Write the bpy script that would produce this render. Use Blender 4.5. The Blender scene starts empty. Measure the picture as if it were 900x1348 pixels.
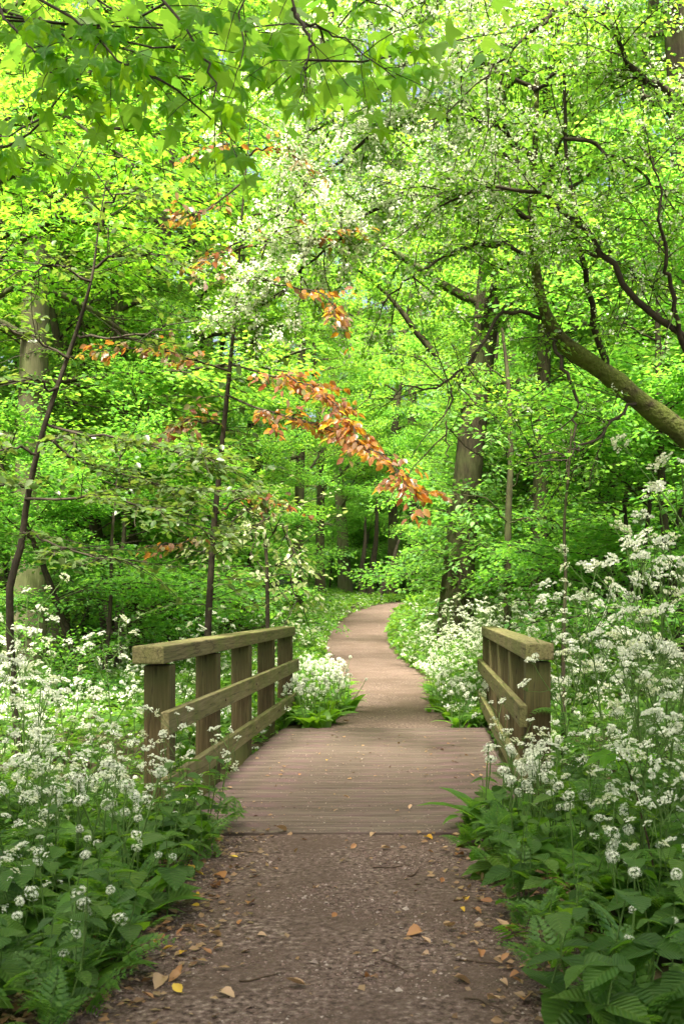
import bpy, bmesh, math, random
import numpy as np
from mathutils import Vector, Matrix, Quaternion

scene = bpy.context.scene
R = math.radians
rng = np.random.default_rng(11)
random.seed(11)

# ------------------------------------------------------------------ camera
F_PX, PPX, PPY, CAM_H = 1400.0, 565.0, 790.0, 1.3      # focal length and principal point in photo pixels
cam_d = bpy.data.cameras.new('camera')
cam = bpy.data.objects.new('camera', cam_d)
scene.collection.objects.link(cam)
cam.location = (0, 0, CAM_H)
cam.rotation_euler = (R(90), 0, 0)
cam_d.sensor_fit = 'VERTICAL'
cam_d.sensor_height = 36
cam_d.sensor_width = 24
cam_d.lens = 36 * F_PX / 1348
cam_d.shift_x = -(PPX - 450) / 1348
cam_d.shift_y = (PPY - 674) / 1348
cam_d.clip_end = 900
cam_d.dof.use_dof = True
cam_d.dof.focus_distance = 7.5
cam_d.dof.aperture_fstop = 6.3
scene.camera = cam

# ------------------------------------------------------------------ sky, sun, exposure
SUN_EL, SUN_AZ = 62, 176           # degrees; azimuth measured from +Y towards -X
world = bpy.data.worlds.new('World')
scene.world = world
world.use_nodes = True
wn = world.node_tree
for n in list(wn.nodes): wn.nodes.remove(n)
sky = wn.nodes.new('ShaderNodeTexSky')
sky.sky_type = 'NISHITA'
sky.sun_disc = False
sky.sun_elevation = R(SUN_EL)
sky.sun_rotation = R(-SUN_AZ)
sky.air_density = 0.5
sky.dust_density = 9.0
sky.ozone_density = 0.6
bg = wn.nodes.new('ShaderNodeBackground')
bg.inputs['Strength'].default_value = 0.13
wo = wn.nodes.new('ShaderNodeOutputWorld')
wn.links.new(sky.outputs[0], bg.inputs[0])
wn.links.new(bg.outputs[0], wo.inputs[0])

sun_d = bpy.data.lights.new('sun', 'SUN')
sun_d.energy = 5.0
sun_d.angle = R(14)
sun_d.color = (1.0, 0.95, 0.86)
sun = bpy.data.objects.new('sun', sun_d)
scene.collection.objects.link(sun)
to_sun = Vector((-math.sin(R(SUN_AZ)) * math.cos(R(SUN_EL)), math.cos(R(SUN_AZ)) * math.cos(R(SUN_EL)), math.sin(R(SUN_EL))))
sun.rotation_euler = to_sun.to_track_quat('Z', 'Y').to_euler()
sun.location = (0, 0, 30)

vs = scene.view_settings
vs.view_transform = 'Standard'
vs.look = 'None'
vs.gamma = 1
vs.exposure = 2.25
vs.use_white_balance = True
vs.white_balance_temperature = 6950
vs.white_balance_tint = 4
vs.use_curve_mapping = False
cy = scene.cycles
cy.max_bounces = 8
cy.diffuse_bounces = 5
cy.glossy_bounces = 2
cy.transmission_bounces = 5
cy.transparent_max_bounces = 4
cy.use_denoising = True
cy.caustics_reflective = False
cy.caustics_refractive = False

# ------------------------------------------------------------------ small helpers
def W(px, py, d):
    """a point of the place: d metres ahead along the bridge"""
    return np.array(((px - PPX) / F_PX * d, d, CAM_H + (PPY - py) / F_PX * d))

def smooth(a, b, t):
    t = np.clip((t - a) / (b - a), 0, 1)
    return t * t * (3 - 2 * t)

def wob(x, y, s=1.0, ph=0.0):
    x = np.asarray(x) * s; y = np.asarray(y) * s
    return (np.sin(x * 1.7 + 1.3 * np.sin(y * 1.1 + ph) + ph) + np.sin(y * 2.1 + 1.7 * np.sin(x * 0.9 - ph) + 2.0 * ph)
            + 0.6 * np.sin(x * 4.3 + y * 3.1 + ph * 3)) / 2.6

PATH = np.array([(-.24, -8), (-.27, 3), (-.40, 5), (-.46, 6.5), (-.42, 10.5), (-.40, 12), (-.74, 17), (-1.3, 22), (-1.83, 27), (-2.22, 34), (-2.05, 41), (-1.1, 48), (.9, 55), (4, 60), (10, 66)])
def path_x(y): return (np.interp(np.asarray(y) - 1.5, PATH[:, 1], PATH[:, 0]) + np.interp(y, PATH[:, 1], PATH[:, 0]) + np.interp(np.asarray(y) + 1.5, PATH[:, 1], PATH[:, 0])) / 3
def path_half(y): return np.interp(y, [-8, 5.7, 10.2, 10.5, 12, 15, 30, 70], [.90, .95, .95, .72, .66, .76, .85, .9])
def hgt(x, y):
    x = np.asarray(x, float); y = np.asarray(y, float)
    off = np.abs(x - path_x(y)) - path_half(y)
    z = 1.2 * smooth(22, 52, y) + .10 * smooth(.3, 2.5, off) * (.4 + wob(x, y, .6)) + .12 * smooth(2, 8, off)
    z = z + .32 * smooth(.2, 2.2, (x - path_x(y)) - path_half(y)) * smooth(11.5, 15, y)
    z = z + .5 * wob(x, y, .07, 1) * smooth(4, 20, off)
    z = z - .75 * np.exp(-((y - 8.2 - .1 * x) / .95) ** 2) * (1 - 0 * x)
    return z
def on_path(x, y, m=0.0):
    hw = path_half(y) + m
    return (np.abs(x - path_x(y)) < hw) & ((y < 5.9) | (y > 10.3)) | ((x > -1.45 - m) & (x < .58 + m) & (y > 5.7) & (y < 10.6))

def nrm(a): return a / np.maximum(np.linalg.norm(a, axis=-1, keepdims=True), 1e-9)

class Geo:
    def __init__(s): s.V = []; s.T = []; s.M = []; s.S = []; s.n = 0
    def add(s, V, T, mat=0, sm=True):
        V = np.asarray(V, float).reshape(-1, 3); T = np.asarray(T, int).reshape(-1, 3)
        s.V.append(V); s.T.append(T + s.n); s.M.append(np.full(len(T), mat)); s.S.append(np.full(len(T), sm)); s.n += len(V)
    def tube(s, pts, rad, sides=6, mat=0, cap=False):
        pts = np.asarray(pts, float); n = len(pts)
        rad = np.broadcast_to(np.asarray(rad, float), (n,))
        t = np.gradient(pts, axis=0); t = nrm(t)
        ref = np.array((0.31, 0.2, 0.93)) if abs(t[0, 2]) < .8 else np.array((1., .1, .05))
        u = nrm(np.cross(t, ref)); v = np.cross(t, u)
        a = np.arange(sides) * 2 * math.pi / sides
        ring = pts[:, None, :] + rad[:, None, None] * (np.cos(a)[None, :, None] * u[:, None, :] + np.sin(a)[None, :, None] * v[:, None, :])
        i = np.arange(n - 1)[:, None] * sides; j = np.arange(sides)[None, :]; k = (j + 1) % sides
        a0 = (i + j).ravel(); b0 = (i + k).ravel(); c0 = a0 + sides; d0 = b0 + sides
        T = np.concatenate([np.stack([a0, b0, d0], 1), np.stack([a0, d0, c0], 1)])
        V = ring.reshape(-1, 3)
        if cap:
            V = np.concatenate([V, pts[:1], pts[-1:]]); m = n * sides
            jj = np.arange(sides); kk = (jj + 1) % sides
            T = np.concatenate([T, np.stack([kk, jj, np.full(sides, m)], 1), np.stack([jj + (n - 1) * sides, kk + (n - 1) * sides, np.full(sides, m + 1)], 1)])
        s.add(V, T, mat)
    def scatter(s, tmpl, P, X, Y, Z, sc, mat=0, sm=True):
        """copies of a template with axes X (side), Y (length), Z (normal)"""
        tv, tt = tmpl; n = len(P)
        if n == 0: return
        sc = np.broadcast_to(np.asarray(sc, float), (n,))[:, None, None]
        V = P[:, None, :] + sc * (tv[None, :, 0:1] * X[:, None, :] + tv[None, :, 1:2] * Y[:, None, :] + tv[None, :, 2:3] * Z[:, None, :])
        T = tt[None] + (np.arange(n) * len(tv))[:, None, None]
        s.add(V.reshape(-1, 3), T.reshape(-1, 3), mat, sm)
    def mesh(s, name, mats):
        me = bpy.data.meshes.new(name)
        V = np.concatenate(s.V) if s.V else np.zeros((0, 3)); T = np.concatenate(s.T) if s.T else np.zeros((0, 3), int)
        me.vertices.add(len(V)); me.vertices.foreach_set('co', V.astype(np.float32).ravel())
        me.loops.add(T.size); me.loops.foreach_set('vertex_index', T.astype(np.int32).ravel())
        me.polygons.add(len(T)); me.polygons.foreach_set('loop_start', np.arange(0, T.size, 3, dtype=np.int32))
        me.polygons.foreach_set('loop_total', np.full(len(T), 3, dtype=np.int32))
        for m in mats: me.materials.append(m)
        if len(T):
            me.polygons.foreach_set('material_index', np.concatenate(s.M).astype(np.int32))
            me.polygons.foreach_set('use_smooth', np.concatenate(s.S))
        me.update(calc_edges=True)
        return me

def frames(D, N):
    """orthonormal X, Y, Z from wanted length direction and normal"""
    Y = nrm(D); Xx = nrm(np.cross(Y, N)); Z = np.cross(Xx, Y)
    return Xx, Y, Z

def tag(o, label=None, cat=None, group=None, kind=None):
    if label: o['label'] = label
    if cat: o['category'] = cat
    if group: o['group'] = group
    if kind: o['kind'] = kind
    return o
def obj(name, me, parent=None, loc=None, rot=None, mtx=None, scale=None):
    o = bpy.data.objects.new(name, me); scene.collection.objects.link(o)
    if parent: o.parent = parent
    if mtx is not None: o.matrix_basis = mtx
    if loc is not None: o.location = loc
    if rot is not None: o.rotation_euler = rot
    if scale is not None: o.scale = (scale,) * 3 if np.isscalar(scale) else scale
    return o
def thing(name, label, cat, group=None, loc=(0, 0, 0)):
    o = obj(name, None, loc=tuple(loc)); o.empty_display_size = .1
    return tag(o, label, cat, group)
KIDS = {}
def kids(o):
    if o.name not in KIDS: KIDS[o.name] = list(o.children)
    return KIDS[o.name]
def dup(o, parent=None):
    c = o.copy(); scene.collection.objects.link(c)
    if parent: c.parent = parent
    for k in kids(o): dup(k, c)
    return c
def fr_mtx(P, X, Y, Z, s):
    m = Matrix.Identity(4)
    for i in range(3):
        m[i][0] = X[i] * s; m[i][1] = Y[i] * s; m[i][2] = Z[i] * s; m[i][3] = P[i]
    return m

# ------------------------------------------------------------------ materials
def new_mat(name):
    m = bpy.data.materials.new(name); m.use_nodes = True
    t = m.node_tree
    for n in list(t.nodes): t.nodes.remove(n)
    return m, t, t.nodes.new('ShaderNodeOutputMaterial')
def N(t, kind, **kw):
    n = t.nodes.new('ShaderNode' + kind)
    for k, v in kw.items():
        if k in n.inputs: n.inputs[k].default_value = v
        else: setattr(n, k, v)
    return n
def ramp(t, fac, stops):
    r = N(t, 'ValToRGB'); cr = r.color_ramp
    while len(cr.elements) < len(stops): cr.elements.new(.5)
    for e, (p, c) in zip(cr.elements, stops): e.position = p; e.color = (*c, 1)
    t.links.new(fac, r.inputs[0]); return r.outputs[0]

def leaf_mat(name, stops, trans, mixf=.5, rough=.45, per_obj=False, spec=.35, veins=None):
    """stops: diffuse colours over the random value; trans: transmitted colours"""
    m, t, out = new_mat(name)
    if per_obj: rnd = N(t, 'ObjectInfo').outputs['Random']
    else: rnd = N(t, 'NewGeometry').outputs['Random Per Island']
    c1 = ramp(t, rnd, [(i / max(1, len(stops) - 1), c) for i, c in enumerate(stops)])
    c2 = ramp(t, rnd, [(i / max(1, len(trans) - 1), c) for i, c in enumerate(trans)])
    p = N(t, 'BsdfPrincipled'); p.inputs['Roughness'].default_value = rough; p.inputs['Specular IOR Level'].default_value = spec
    t.links.new(c1, p.inputs['Base Color'])
    if veins:
        def mth(op, a, b=0.0):
            n = N(t, 'Math', operation=op)
            for i, v in enumerate((a, b)):
                if isinstance(v, (int, float)): n.inputs[i].default_value = v
                else: t.links.new(v, n.inputs[i])
            return n.outputs[0]
        sx_ = N(t, 'SeparateXYZ'); t.links.new(N(t, 'TexCoord').outputs['Object'], sx_.inputs[0]); x_, y_ = sx_.outputs[0], sx_.outputs[1]
        ax = mth('ABSOLUTE', x_)
        if veins == 'pinnate':
            ph = mth('FRACT', mth('MULTIPLY', mth('SUBTRACT', y_, mth('MULTIPLY', ax, .8)), 8.0))
            side = mth('LESS_THAN', mth('ABSOLUTE', mth('SUBTRACT', ph, .5)), .09)
            v_ = mth('MAXIMUM', mth('MULTIPLY', side, .55), mth('LESS_THAN', ax, .016)); hgt_ = mth('ABSOLUTE', mth('SUBTRACT', ph, .5)); dist = .03
        elif veins == 'parallel':
            ph = mth('FRACT', mth('MULTIPLY', ax, 190.0)); v_ = mth('MULTIPLY', mth('LESS_THAN', ph, .25), .35); hgt_ = ph; dist = .0012
        else:
            an = mth('DIVIDE', mth('ARCTAN2', x_, y_), .80); fr_ = mth('ABSOLUTE', mth('SUBTRACT', an, mth('ROUND', an)))
            rr_ = mth('SQRT', mth('ADD', mth('MULTIPLY', x_, x_), mth('MULTIPLY', y_, y_)))
            v_ = mth('MULTIPLY', mth('LESS_THAN', mth('MULTIPLY', fr_, rr_), .012), .8); hgt_ = mth('MULTIPLY', fr_, rr_); dist = .08
        for cc in (0, 1):
            mxv = N(t, 'MixRGB', blend_type='MIX'); t.links.new(v_, mxv.inputs[0])
            src = c1 if cc == 0 else c2; t.links.new(src, mxv.inputs[1])
            br_ = N(t, 'MixRGB', blend_type='MULTIPLY'); br_.inputs[0].default_value = 1; br_.inputs[2].default_value = (2.1, 1.6, 1.8, 1) if cc == 0 else (.6, .65, .6, 1); t.links.new(src, br_.inputs[1]); t.links.new(br_.outputs[0], mxv.inputs[2])
            if cc == 0: c1 = mxv.outputs[0]
            else: c2 = mxv.outputs[0]
        t.links.new(c1, p.inputs['Base Color'])
        bp = N(t, 'Bump'); bp.inputs['Strength'].default_value = .5; bp.inputs['Distance'].default_value = dist; t.links.new(hgt_, bp.inputs['Height']); t.links.new(bp.outputs[0], p.inputs['Normal'])
    tr = N(t, 'BsdfTranslucent'); t.links.new(c2, tr.inputs['Color'])
    mx = N(t, 'MixShader'); mx.inputs[0].default_value = mixf
    t.links.new(p.outputs[0], mx.inputs[1]); t.links.new(tr.outputs[0], mx.inputs[2]); t.links.new(mx.outputs[0], out.inputs[0])
    return m

def noise_mat(name, stops, scale=6, stretch=(1, 1, 1), rough=.9, bump=.3, bump_scale=None, detail=6, bump_dist=.02, rnd_amt=0.0, mottle=None, spec=.2, cracks=0.0):
    m, t, out = new_mat(name)
    tc = N(t, 'TexCoord'); mp = N(t, 'Mapping'); mp.inputs['Scale'].default_value = stretch
    t.links.new(tc.outputs['Object'], mp.inputs[0])
    nz = N(t, 'TexNoise'); nz.inputs['Scale'].default_value = scale; nz.inputs['Detail'].default_value = detail; nz.inputs['Roughness'].default_value = .65
    t.links.new(mp.outputs[0], nz.inputs['Vector'])
    fac = nz.outputs[0]
    if rnd_amt:
        oi = N(t, 'ObjectInfo'); ma = N(t, 'Math', operation='MULTIPLY_ADD'); ma.inputs[1].default_value = rnd_amt; ma.inputs[2].default_value = -rnd_amt / 2
        t.links.new(oi.outputs['Random'], ma.inputs[0]); ad = N(t, 'Math', operation='ADD'); t.links.new(fac, ad.inputs[0]); t.links.new(ma.outputs[0], ad.inputs[1]); fac = ad.outputs[0]
    c = ramp(t, fac, stops)
    if mottle:
        n2 = N(t, 'TexNoise'); n2.inputs['Scale'].default_value = mottle[0]; n2.inputs['Detail'].default_value = 4
        t.links.new(tc.outputs['Object'], n2.inputs['Vector'])
        f2 = ramp(t, n2.outputs[0], [(mottle[2], (0, 0, 0)), (mottle[3], (mottle[4],) * 3)])
        mx = N(t, 'MixRGB'); t.links.new(f2, mx.inputs[0]); t.links.new(c, mx.inputs[1]); mx.inputs[2].default_value = (*mottle[1], 1); c = mx.outputs[0]
    if cracks:
        n3 = N(t, 'TexNoise'); n3.inputs['Scale'].default_value = 2.2; n3.inputs['Detail'].default_value = 3; t.links.new(mp.outputs[0], n3.inputs['Vector'])
        f3 = ramp(t, n3.outputs[0], [(.485, (0, 0, 0)), (.498, (cracks,) * 3), (.505, (cracks,) * 3), (.52, (0, 0, 0))])
        mc = N(t, 'MixRGB'); t.links.new(f3, mc.inputs[0]); t.links.new(c, mc.inputs[1]); mc.inputs[2].default_value = (.018, .014, .008, 1); c = mc.outputs[0]
    p = N(t, 'BsdfPrincipled'); p.inputs['Roughness'].default_value = rough; p.inputs['Specular IOR Level'].default_value = spec
    t.links.new(c, p.inputs['Base Color'])
    if bump:
        nb = N(t, 'TexNoise'); nb.inputs['Scale'].default_value = bump_scale or scale * 2; nb.inputs['Detail'].default_value = 6
        t.links.new(mp.outputs[0], nb.inputs['Vector'])
        b = N(t, 'Bump'); b.inputs['Strength'].default_value = bump; b.inputs['Distance'].default_value = bump_dist
        t.links.new(nb.outputs[0], b.inputs['Height']); t.links.new(b.outputs[0], p.inputs['Normal'])
    t.links.new(p.outputs[0], out.inputs[0])
    return m

M = {}
M['soil'] = noise_mat('forest_soil', [(.3, (.03, .022, .014)), (.55, (.06, .05, .025)), (.75, (.05, .08, .02))], scale=3, bump=.6, bump_scale=18)
M['path'] = noise_mat('path_grit', [(.36, (.030, .018, .015)), (.47, (.095, .063, .053)), (.57, (.152, .108, .093)), (.68, (.31, .245, .215))], scale=38, detail=12, bump=1.0, bump_scale=70, bump_dist=.02,
                      mottle=(2.2, (.09, .06, .048), .42, .62, .75))
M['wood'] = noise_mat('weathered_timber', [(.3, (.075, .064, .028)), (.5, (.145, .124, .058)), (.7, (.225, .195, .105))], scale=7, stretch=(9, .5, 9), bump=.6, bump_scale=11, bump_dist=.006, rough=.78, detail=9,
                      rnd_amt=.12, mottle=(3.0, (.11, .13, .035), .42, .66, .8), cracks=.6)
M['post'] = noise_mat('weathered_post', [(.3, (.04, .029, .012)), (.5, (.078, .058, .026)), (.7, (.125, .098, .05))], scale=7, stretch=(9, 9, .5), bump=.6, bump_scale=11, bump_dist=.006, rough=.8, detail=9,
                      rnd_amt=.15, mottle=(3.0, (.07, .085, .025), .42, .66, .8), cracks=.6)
M['deck'] = noise_mat('deck_board', [(.3, (.040, .030, .024)), (.5, (.084, .062, .051)), (.7, (.136, .105, .088))], scale=4, stretch=(.6, 8, 8), bump=.5, bump_scale=10, bump_dist=.004, rough=.8,
                      rnd_amt=.12, mottle=(2.6, (.11, .06, .072), .5, .7, .6))
M['bark'] = noise_mat('bark_brown', [(.3, (.016, .013, .008)), (.55, (.042, .035, .02)), (.75, (.07, .068, .034))], scale=7, stretch=(2.5, 2.5, .5), bump=.9, bump_scale=10, bump_dist=.03, mottle=(1.5, (.07, .09, .03), .45, .65, .6))
M['bark_grey'] = noise_mat('bark_grey_green', [(.3, (.055, .052, .03)), (.6, (.11, .105, .06)), (.8, (.15, .15, .08))], scale=5, stretch=(2.5, 2.5, .5), bump=.6, bump_scale=9, bump_dist=.02, mottle=(1.5, (.10, .13, .04), .45, .65, .6))
M['bark_dark'] = noise_mat('bark_dark', [(.3, (.02, .016, .012)), (.7, (.055, .045, .03))], scale=12, bump=.5, bump_scale=25, bump_dist=.01)
M['bark_hawthorn'] = noise_mat('bark_mossy', [(.3, (.025, .02, .011)), (.5, (.065, .056, .028)), (.7, (.11, .11, .045))], scale=14, bump=1.0, bump_scale=22, bump_dist=.05, mottle=(4, (.10, .13, .025), .36, .56, .85))
M['twig'] = noise_mat('twig_brown', [(.3, (.03, .02, .013)), (.7, (.08, .055, .035))], scale=20, bump=0)
M['stem_green'] = noise_mat('stem_green', [(.3, (.05, .10, .02)), (.7, (.10, .18, .04))], scale=20, bump=0, rough=.6)

M['bg_leaf'] = leaf_mat('beech_leaf', [(0.066, 0.175, 0.032), (0.102, 0.225, 0.037), (0.161, 0.285, 0.049), (0.080, 0.190, 0.049), (0.054, 0.140, 0.032)], [(0.202, 0.490, 0.045), (0.299, 0.580, 0.050), (0.443, 0.680, 0.061), (0.231, 0.520, 0.056), (0.164, 0.420, 0.039)], .52)
M['under_leaf'] = leaf_mat('hazel_leaf', [(0.054, 0.155, 0.037), (0.086, 0.205, 0.043), (0.128, 0.260, 0.054), (0.059, 0.160, 0.054)], [(0.164, 0.470, 0.050), (0.241, 0.560, 0.056), (0.347, 0.640, 0.067), (0.173, 0.480, 0.061)], .52)
M['yellow_leaf'] = leaf_mat('bright_leaf', [(0.080, 0.220, 0.037), (0.118, 0.270, 0.037), (0.161, 0.310, 0.043)], [(0.231, 0.580, 0.039), (0.327, 0.660, 0.045), (0.443, 0.720, 0.050)], .52)
M['haw_leaf'] = leaf_mat('hawthorn_leaf', [(0.070, 0.185, 0.035), (0.107, 0.235, 0.040), (0.155, 0.285, 0.049)], [(0.212, 0.500, 0.045), (0.308, 0.580, 0.050), (0.404, 0.660, 0.061)], .52)
M['maple_leaf'] = leaf_mat('maple_leaf', [(.04, .14, .015), (.07, .20, .02), (.11, .26, .025), (.05, .16, .02)], [(.24, .60, .02), (.38, .74, .02), (.52, .82, .03), (.30, .66, .02)], .62, per_obj=True, rough=.5, spec=.25, veins='palmate')
M['dark_leaf'] = leaf_mat('bronze_green_leaf', [(.05, .085, .025), (.07, .10, .035), (.06, .13, .03), (.09, .12, .05)], [(.12, .20, .02), (.17, .24, .03), (.14, .30, .03), (.20, .24, .04)], .42, rough=.35, spec=.5)
M['copper_leaf'] = leaf_mat('copper_leaf', [(.30, .10, .025), (.17, .055, .03), (.36, .16, .03), (.24, .14, .10), (.32, .13, .03)], [(.88, .36, .03), (.74, .22, .03), (.92, .52, .04), (.66, .30, .07), (.90, .46, .03)], .55, rough=.28, per_obj=True, spec=.6, veins='pinnate')
M['copper_purple'] = leaf_mat('purple_bronze_leaf', [(.11, .04, .035), (.15, .06, .045), (.09, .08, .035), (.22, .16, .14), (.10, .10, .04)], [(.46, .10, .05), (.52, .18, .04), (.34, .26, .04), (.40, .30, .05)], .45, rough=.3, per_obj=True, spec=.6, veins='pinnate')
M['copper_orange_mass'] = leaf_mat('orange_leaf_mass', [(.24, .10, .03), (.30, .15, .035), (.16, .07, .035), (.26, .18, .12)], [(.82, .40, .03), (.88, .52, .04), (.68, .28, .04), (.72, .46, .08)], .52, rough=.3, spec=.6)
M['copper_mass'] = leaf_mat('copper_leaf_mass', [(.16, .08, .045), (.24, .10, .05), (.11, .12, .04), (.20, .15, .10)], [(.50, .22, .04), (.70, .26, .04), (.36, .36, .04), (.50, .30, .07)], .42, rough=.32, spec=.55)
M['ivy_leaf'] = leaf_mat('heart_leaf', [(0.080, 0.210, 0.051), (0.120, 0.260, 0.064), (0.160, 0.300, 0.090)], [(0.198, 0.480, 0.059), (0.288, 0.560, 0.072), (0.360, 0.600, 0.098)], .45)
M['pale_leaf'] = leaf_mat('pale_leaf', [(.16, .20, .06), (.26, .30, .14), (.40, .42, .30)], [(.3, .4, .06), (.4, .5, .12), (.5, .55, .3)], .4)
M['garlic_leaf'] = leaf_mat('wild_garlic_leaf', [(.045, .125, .018), (.065, .165, .022), (.09, .20, .028)], [(.16, .38, .02), (.21, .44, .02), (.28, .50, .03)], .42, rough=.4, spec=.4, per_obj=True, veins='parallel')
M['herb_leaf'] = leaf_mat('herb_leaf', [(.035, .09, .016), (.05, .125, .02), (.08, .165, .025), (.045, .10, .03)], [(.12, .30, .02), (.17, .38, .02), (.25, .44, .02), (.12, .30, .03)], .4, rough=.5, spec=.32, per_obj=True, veins='pinnate')
M['fern_leaf'] = leaf_mat('feathery_leaf', [(.045, .12, .02), (.065, .155, .025), (.09, .19, .03)], [(.15, .36, .025), (.20, .42, .03), (.27, .48, .03)], .42)
M['cover_leaf'] = leaf_mat('ground_cover_leaf', [(.045, .12, .022), (.07, .165, .028), (.11, .22, .035), (.055, .14, .025)], [(.15, .36, .025), (.22, .44, .03), (.30, .52, .04), (.16, .38, .03)], .42)
M['petal'] = leaf_mat('white_petal', [(.74, .76, .66), (.82, .83, .77), (.76, .79, .66)], [(.62, .70, .42), (.72, .76, .55)], .4, rough=.6, spec=.2)
M['floret_green'] = leaf_mat('cream_petal', [(.55, .60, .36), (.70, .72, .54), (.76, .78, .66)], [(.6, .66, .36), (.7, .74, .5)], .4, rough=.6, spec=.2)
M['dead_brown'] = leaf_mat('dead_leaf_brown', [(.24, .10, .04), (.32, .15, .055), (.36, .20, .10), (.26, .12, .06)], [(.3, .12, .04), (.35, .18, .06)], .2, per_obj=True)
M['dead_tan'] = leaf_mat('dead_leaf_tan', [(.38, .25, .15), (.44, .30, .19), (.32, .20, .12)], [(.35, .22, .1), (.35, .22, .1)], .2, per_obj=True)
M['dead_yellow'] = leaf_mat('dead_leaf_yellow', [(.55, .34, .03), (.60, .42, .06), (.50, .26, .03)], [(.6, .4, .05), (.6, .4, .05)], .25, per_obj=True)
M['litter'] = leaf_mat('litter_leaf', [(.10, .055, .03), (.20, .11, .055), (.28, .18, .10), (.12, .08, .05)], [(.2, .1, .04), (.2, .1, .04)], .15)
M['chip'] = leaf_mat('grit_chip', [(.06, .036, .028), (.13, .085, .07), (.19, .135, .115), (.09, .055, .045), (.15, .10, .085), (.30, .25, .225)], [(.1, .1, .1), (.1, .1, .1)], 0.0, rough=.8)

# ------------------------------------------------------------------ leaf and flower templates (side, length, normal)
def T_(v, t): return (np.array(v, float), np.array(t, int))
LEAF4 = T_([(0, 0, 0), (-.34, .45, .07), (0, 1, -.05), (.34, .45, .07)], [(0, 2, 1), (0, 3, 2)])
LEAF6 = T_([(0, 0, 0), (-.27, .28, .05), (-.25, .62, .04), (0, 1, -.08), (.25, .62, .04), (.27, .28, .05), (0, .45, -.01)],
           [(0, 6, 1), (1, 6, 2), (2, 6, 3), (3, 6, 4), (4, 6, 5), (5, 6, 0)])
def ovate(w, n=6, fold=.12, droop=.14, serr=0.0, curl=0.0):
    V = []; T = []
    for i in range(n + 1):
        u = i / n
        hw = w * (math.sin(math.pi * min(1, u ** .72)) ** .85 if 0 < u < 1 else 0)
        if serr and i % 2 and 0 < u < 1: hw *= 1 + serr
        z = -droop * u * u
        zc = fold * hw / max(w, 1e-6) * w * 2
        V += [(-hw, u - (.03 if serr and i % 2 == 0 else 0), z + zc + curl * hw * u * 2), (0, u, z), (hw, u - (.03 if serr and i % 2 == 0 else 0), z + zc - curl * hw * u)]
    for i in range(n):
        a = i * 3; b = a + 3
        T += [(a, a + 1, b + 1), (a, b + 1, b), (a + 1, a + 2, b + 2), (a + 1, b + 2, b + 1)]
    return T_(V, T)
OVATE = ovate(.30)
SERR = ovate(.31, n=8, serr=.14, fold=.16, droop=.2)
BEECH = ovate(.30, n=5, fold=.1, droop=.1)
# maple: five pointed lobes round the stalk end
def maple(droop=.16, skew=0.0, cup=0.0):
    ang = [-150, -128, -112, -98, -84, -62, -52, -40, -27, -14, -7, 0]
    rad = [.30, .50, .72, .58, .50, .70, .98, .74, .55, .78, .82, 1.10]
    pts = [(a, r) for a, r in zip(ang, rad)] + [(-a, r) for a, r in zip(ang[-2::-1], rad[-2::-1])]
    V = [(0, 0, 0)]
    for a, r in pts:
        x = math.sin(R(a)) * r * .62; y = math.cos(R(a)) * r * .62
        V.append((x * (1 + skew * (1 if x > 0 else -1)), y, .05 * abs(math.sin(R(a) * 2.5)) - droop * r * r + cup * abs(x) + skew * .4 * x))
    T = [(0, i + 1, i) for i in range(1, len(V) - 1)]
    return T_(V, T)
MAPLE = maple()
MAPLE_S = T_([(0, 0, 0), (-.25, -.02, .02), (-.46, .30, -.06), (-.17, .36, .02), (0, .86, -.12), (.17, .36, .02), (.46, .30, -.06), (.25, -.02, .02)],
             [(0, 2, 1), (0, 3, 2), (0, 4, 3), (0, 5, 4), (0, 6, 5), (0, 7, 6)])
def blob_florets(r, n, fl, petals, g, mat, rg, flat=False, center=(0, 0, 0), dome=.35):
    """n small flowers on a ball or a dome"""
    i = np.arange(n) + .5
    if flat:
        rr = r * np.sqrt(i / n); th = i * 2.39996
        P = np.stack([rr * np.cos(th), rr * np.sin(th), dome * r * (1 - (rr / r) ** 2)], 1)
        Nn = nrm(np.stack([P[:, 0] * .7, P[:, 1] * .7, np.full(n, r)], 1) + rg.normal(0, .25, (n, 3)))
    else:
        ph = np.arccos(1 - 1.75 * i / n); th = i * 2.39996
        Nn = np.stack([np.sin(ph) * np.cos(th), np.sin(ph) * np.sin(th), np.cos(ph)], 1)
        P = Nn * r * rg.uniform(.6, 1.2, (n, 1))
    P = P + np.array(center)
    D = nrm(np.cross(Nn, rg.normal(0, 1, (n, 3))))
    X, Y, Z = frames(D, Nn)
    g.scatter(petals, P, X, Y, Z, fl * rg.uniform(.8, 1.2, n), mat, False)
STAR = T_([(0, -1, .15), (.32, 0, 0), (0, 1, .15), (-.32, 0, 0), (.87, .5, .15), (-.11, .19, 0), (-.87, -.5, .15), (.11, -.19, 0), (.87, -.5, .15), (.11, .19, 0), (-.87, .5, .15), (-.11, -.19, 0)],
          [(0, 1, 2), (0, 2, 3), (4, 5, 6), (4, 6, 7), (8, 9, 10), (8, 10, 11)])
FLORET = T_([(-.9, -.5, .1), (.1, -1, 0), (.95, .1, .1), (.1, .95, 0), (-.8, .6, .1)], [(0, 1, 2), (0, 2, 3), (0, 3, 4)])

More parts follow.
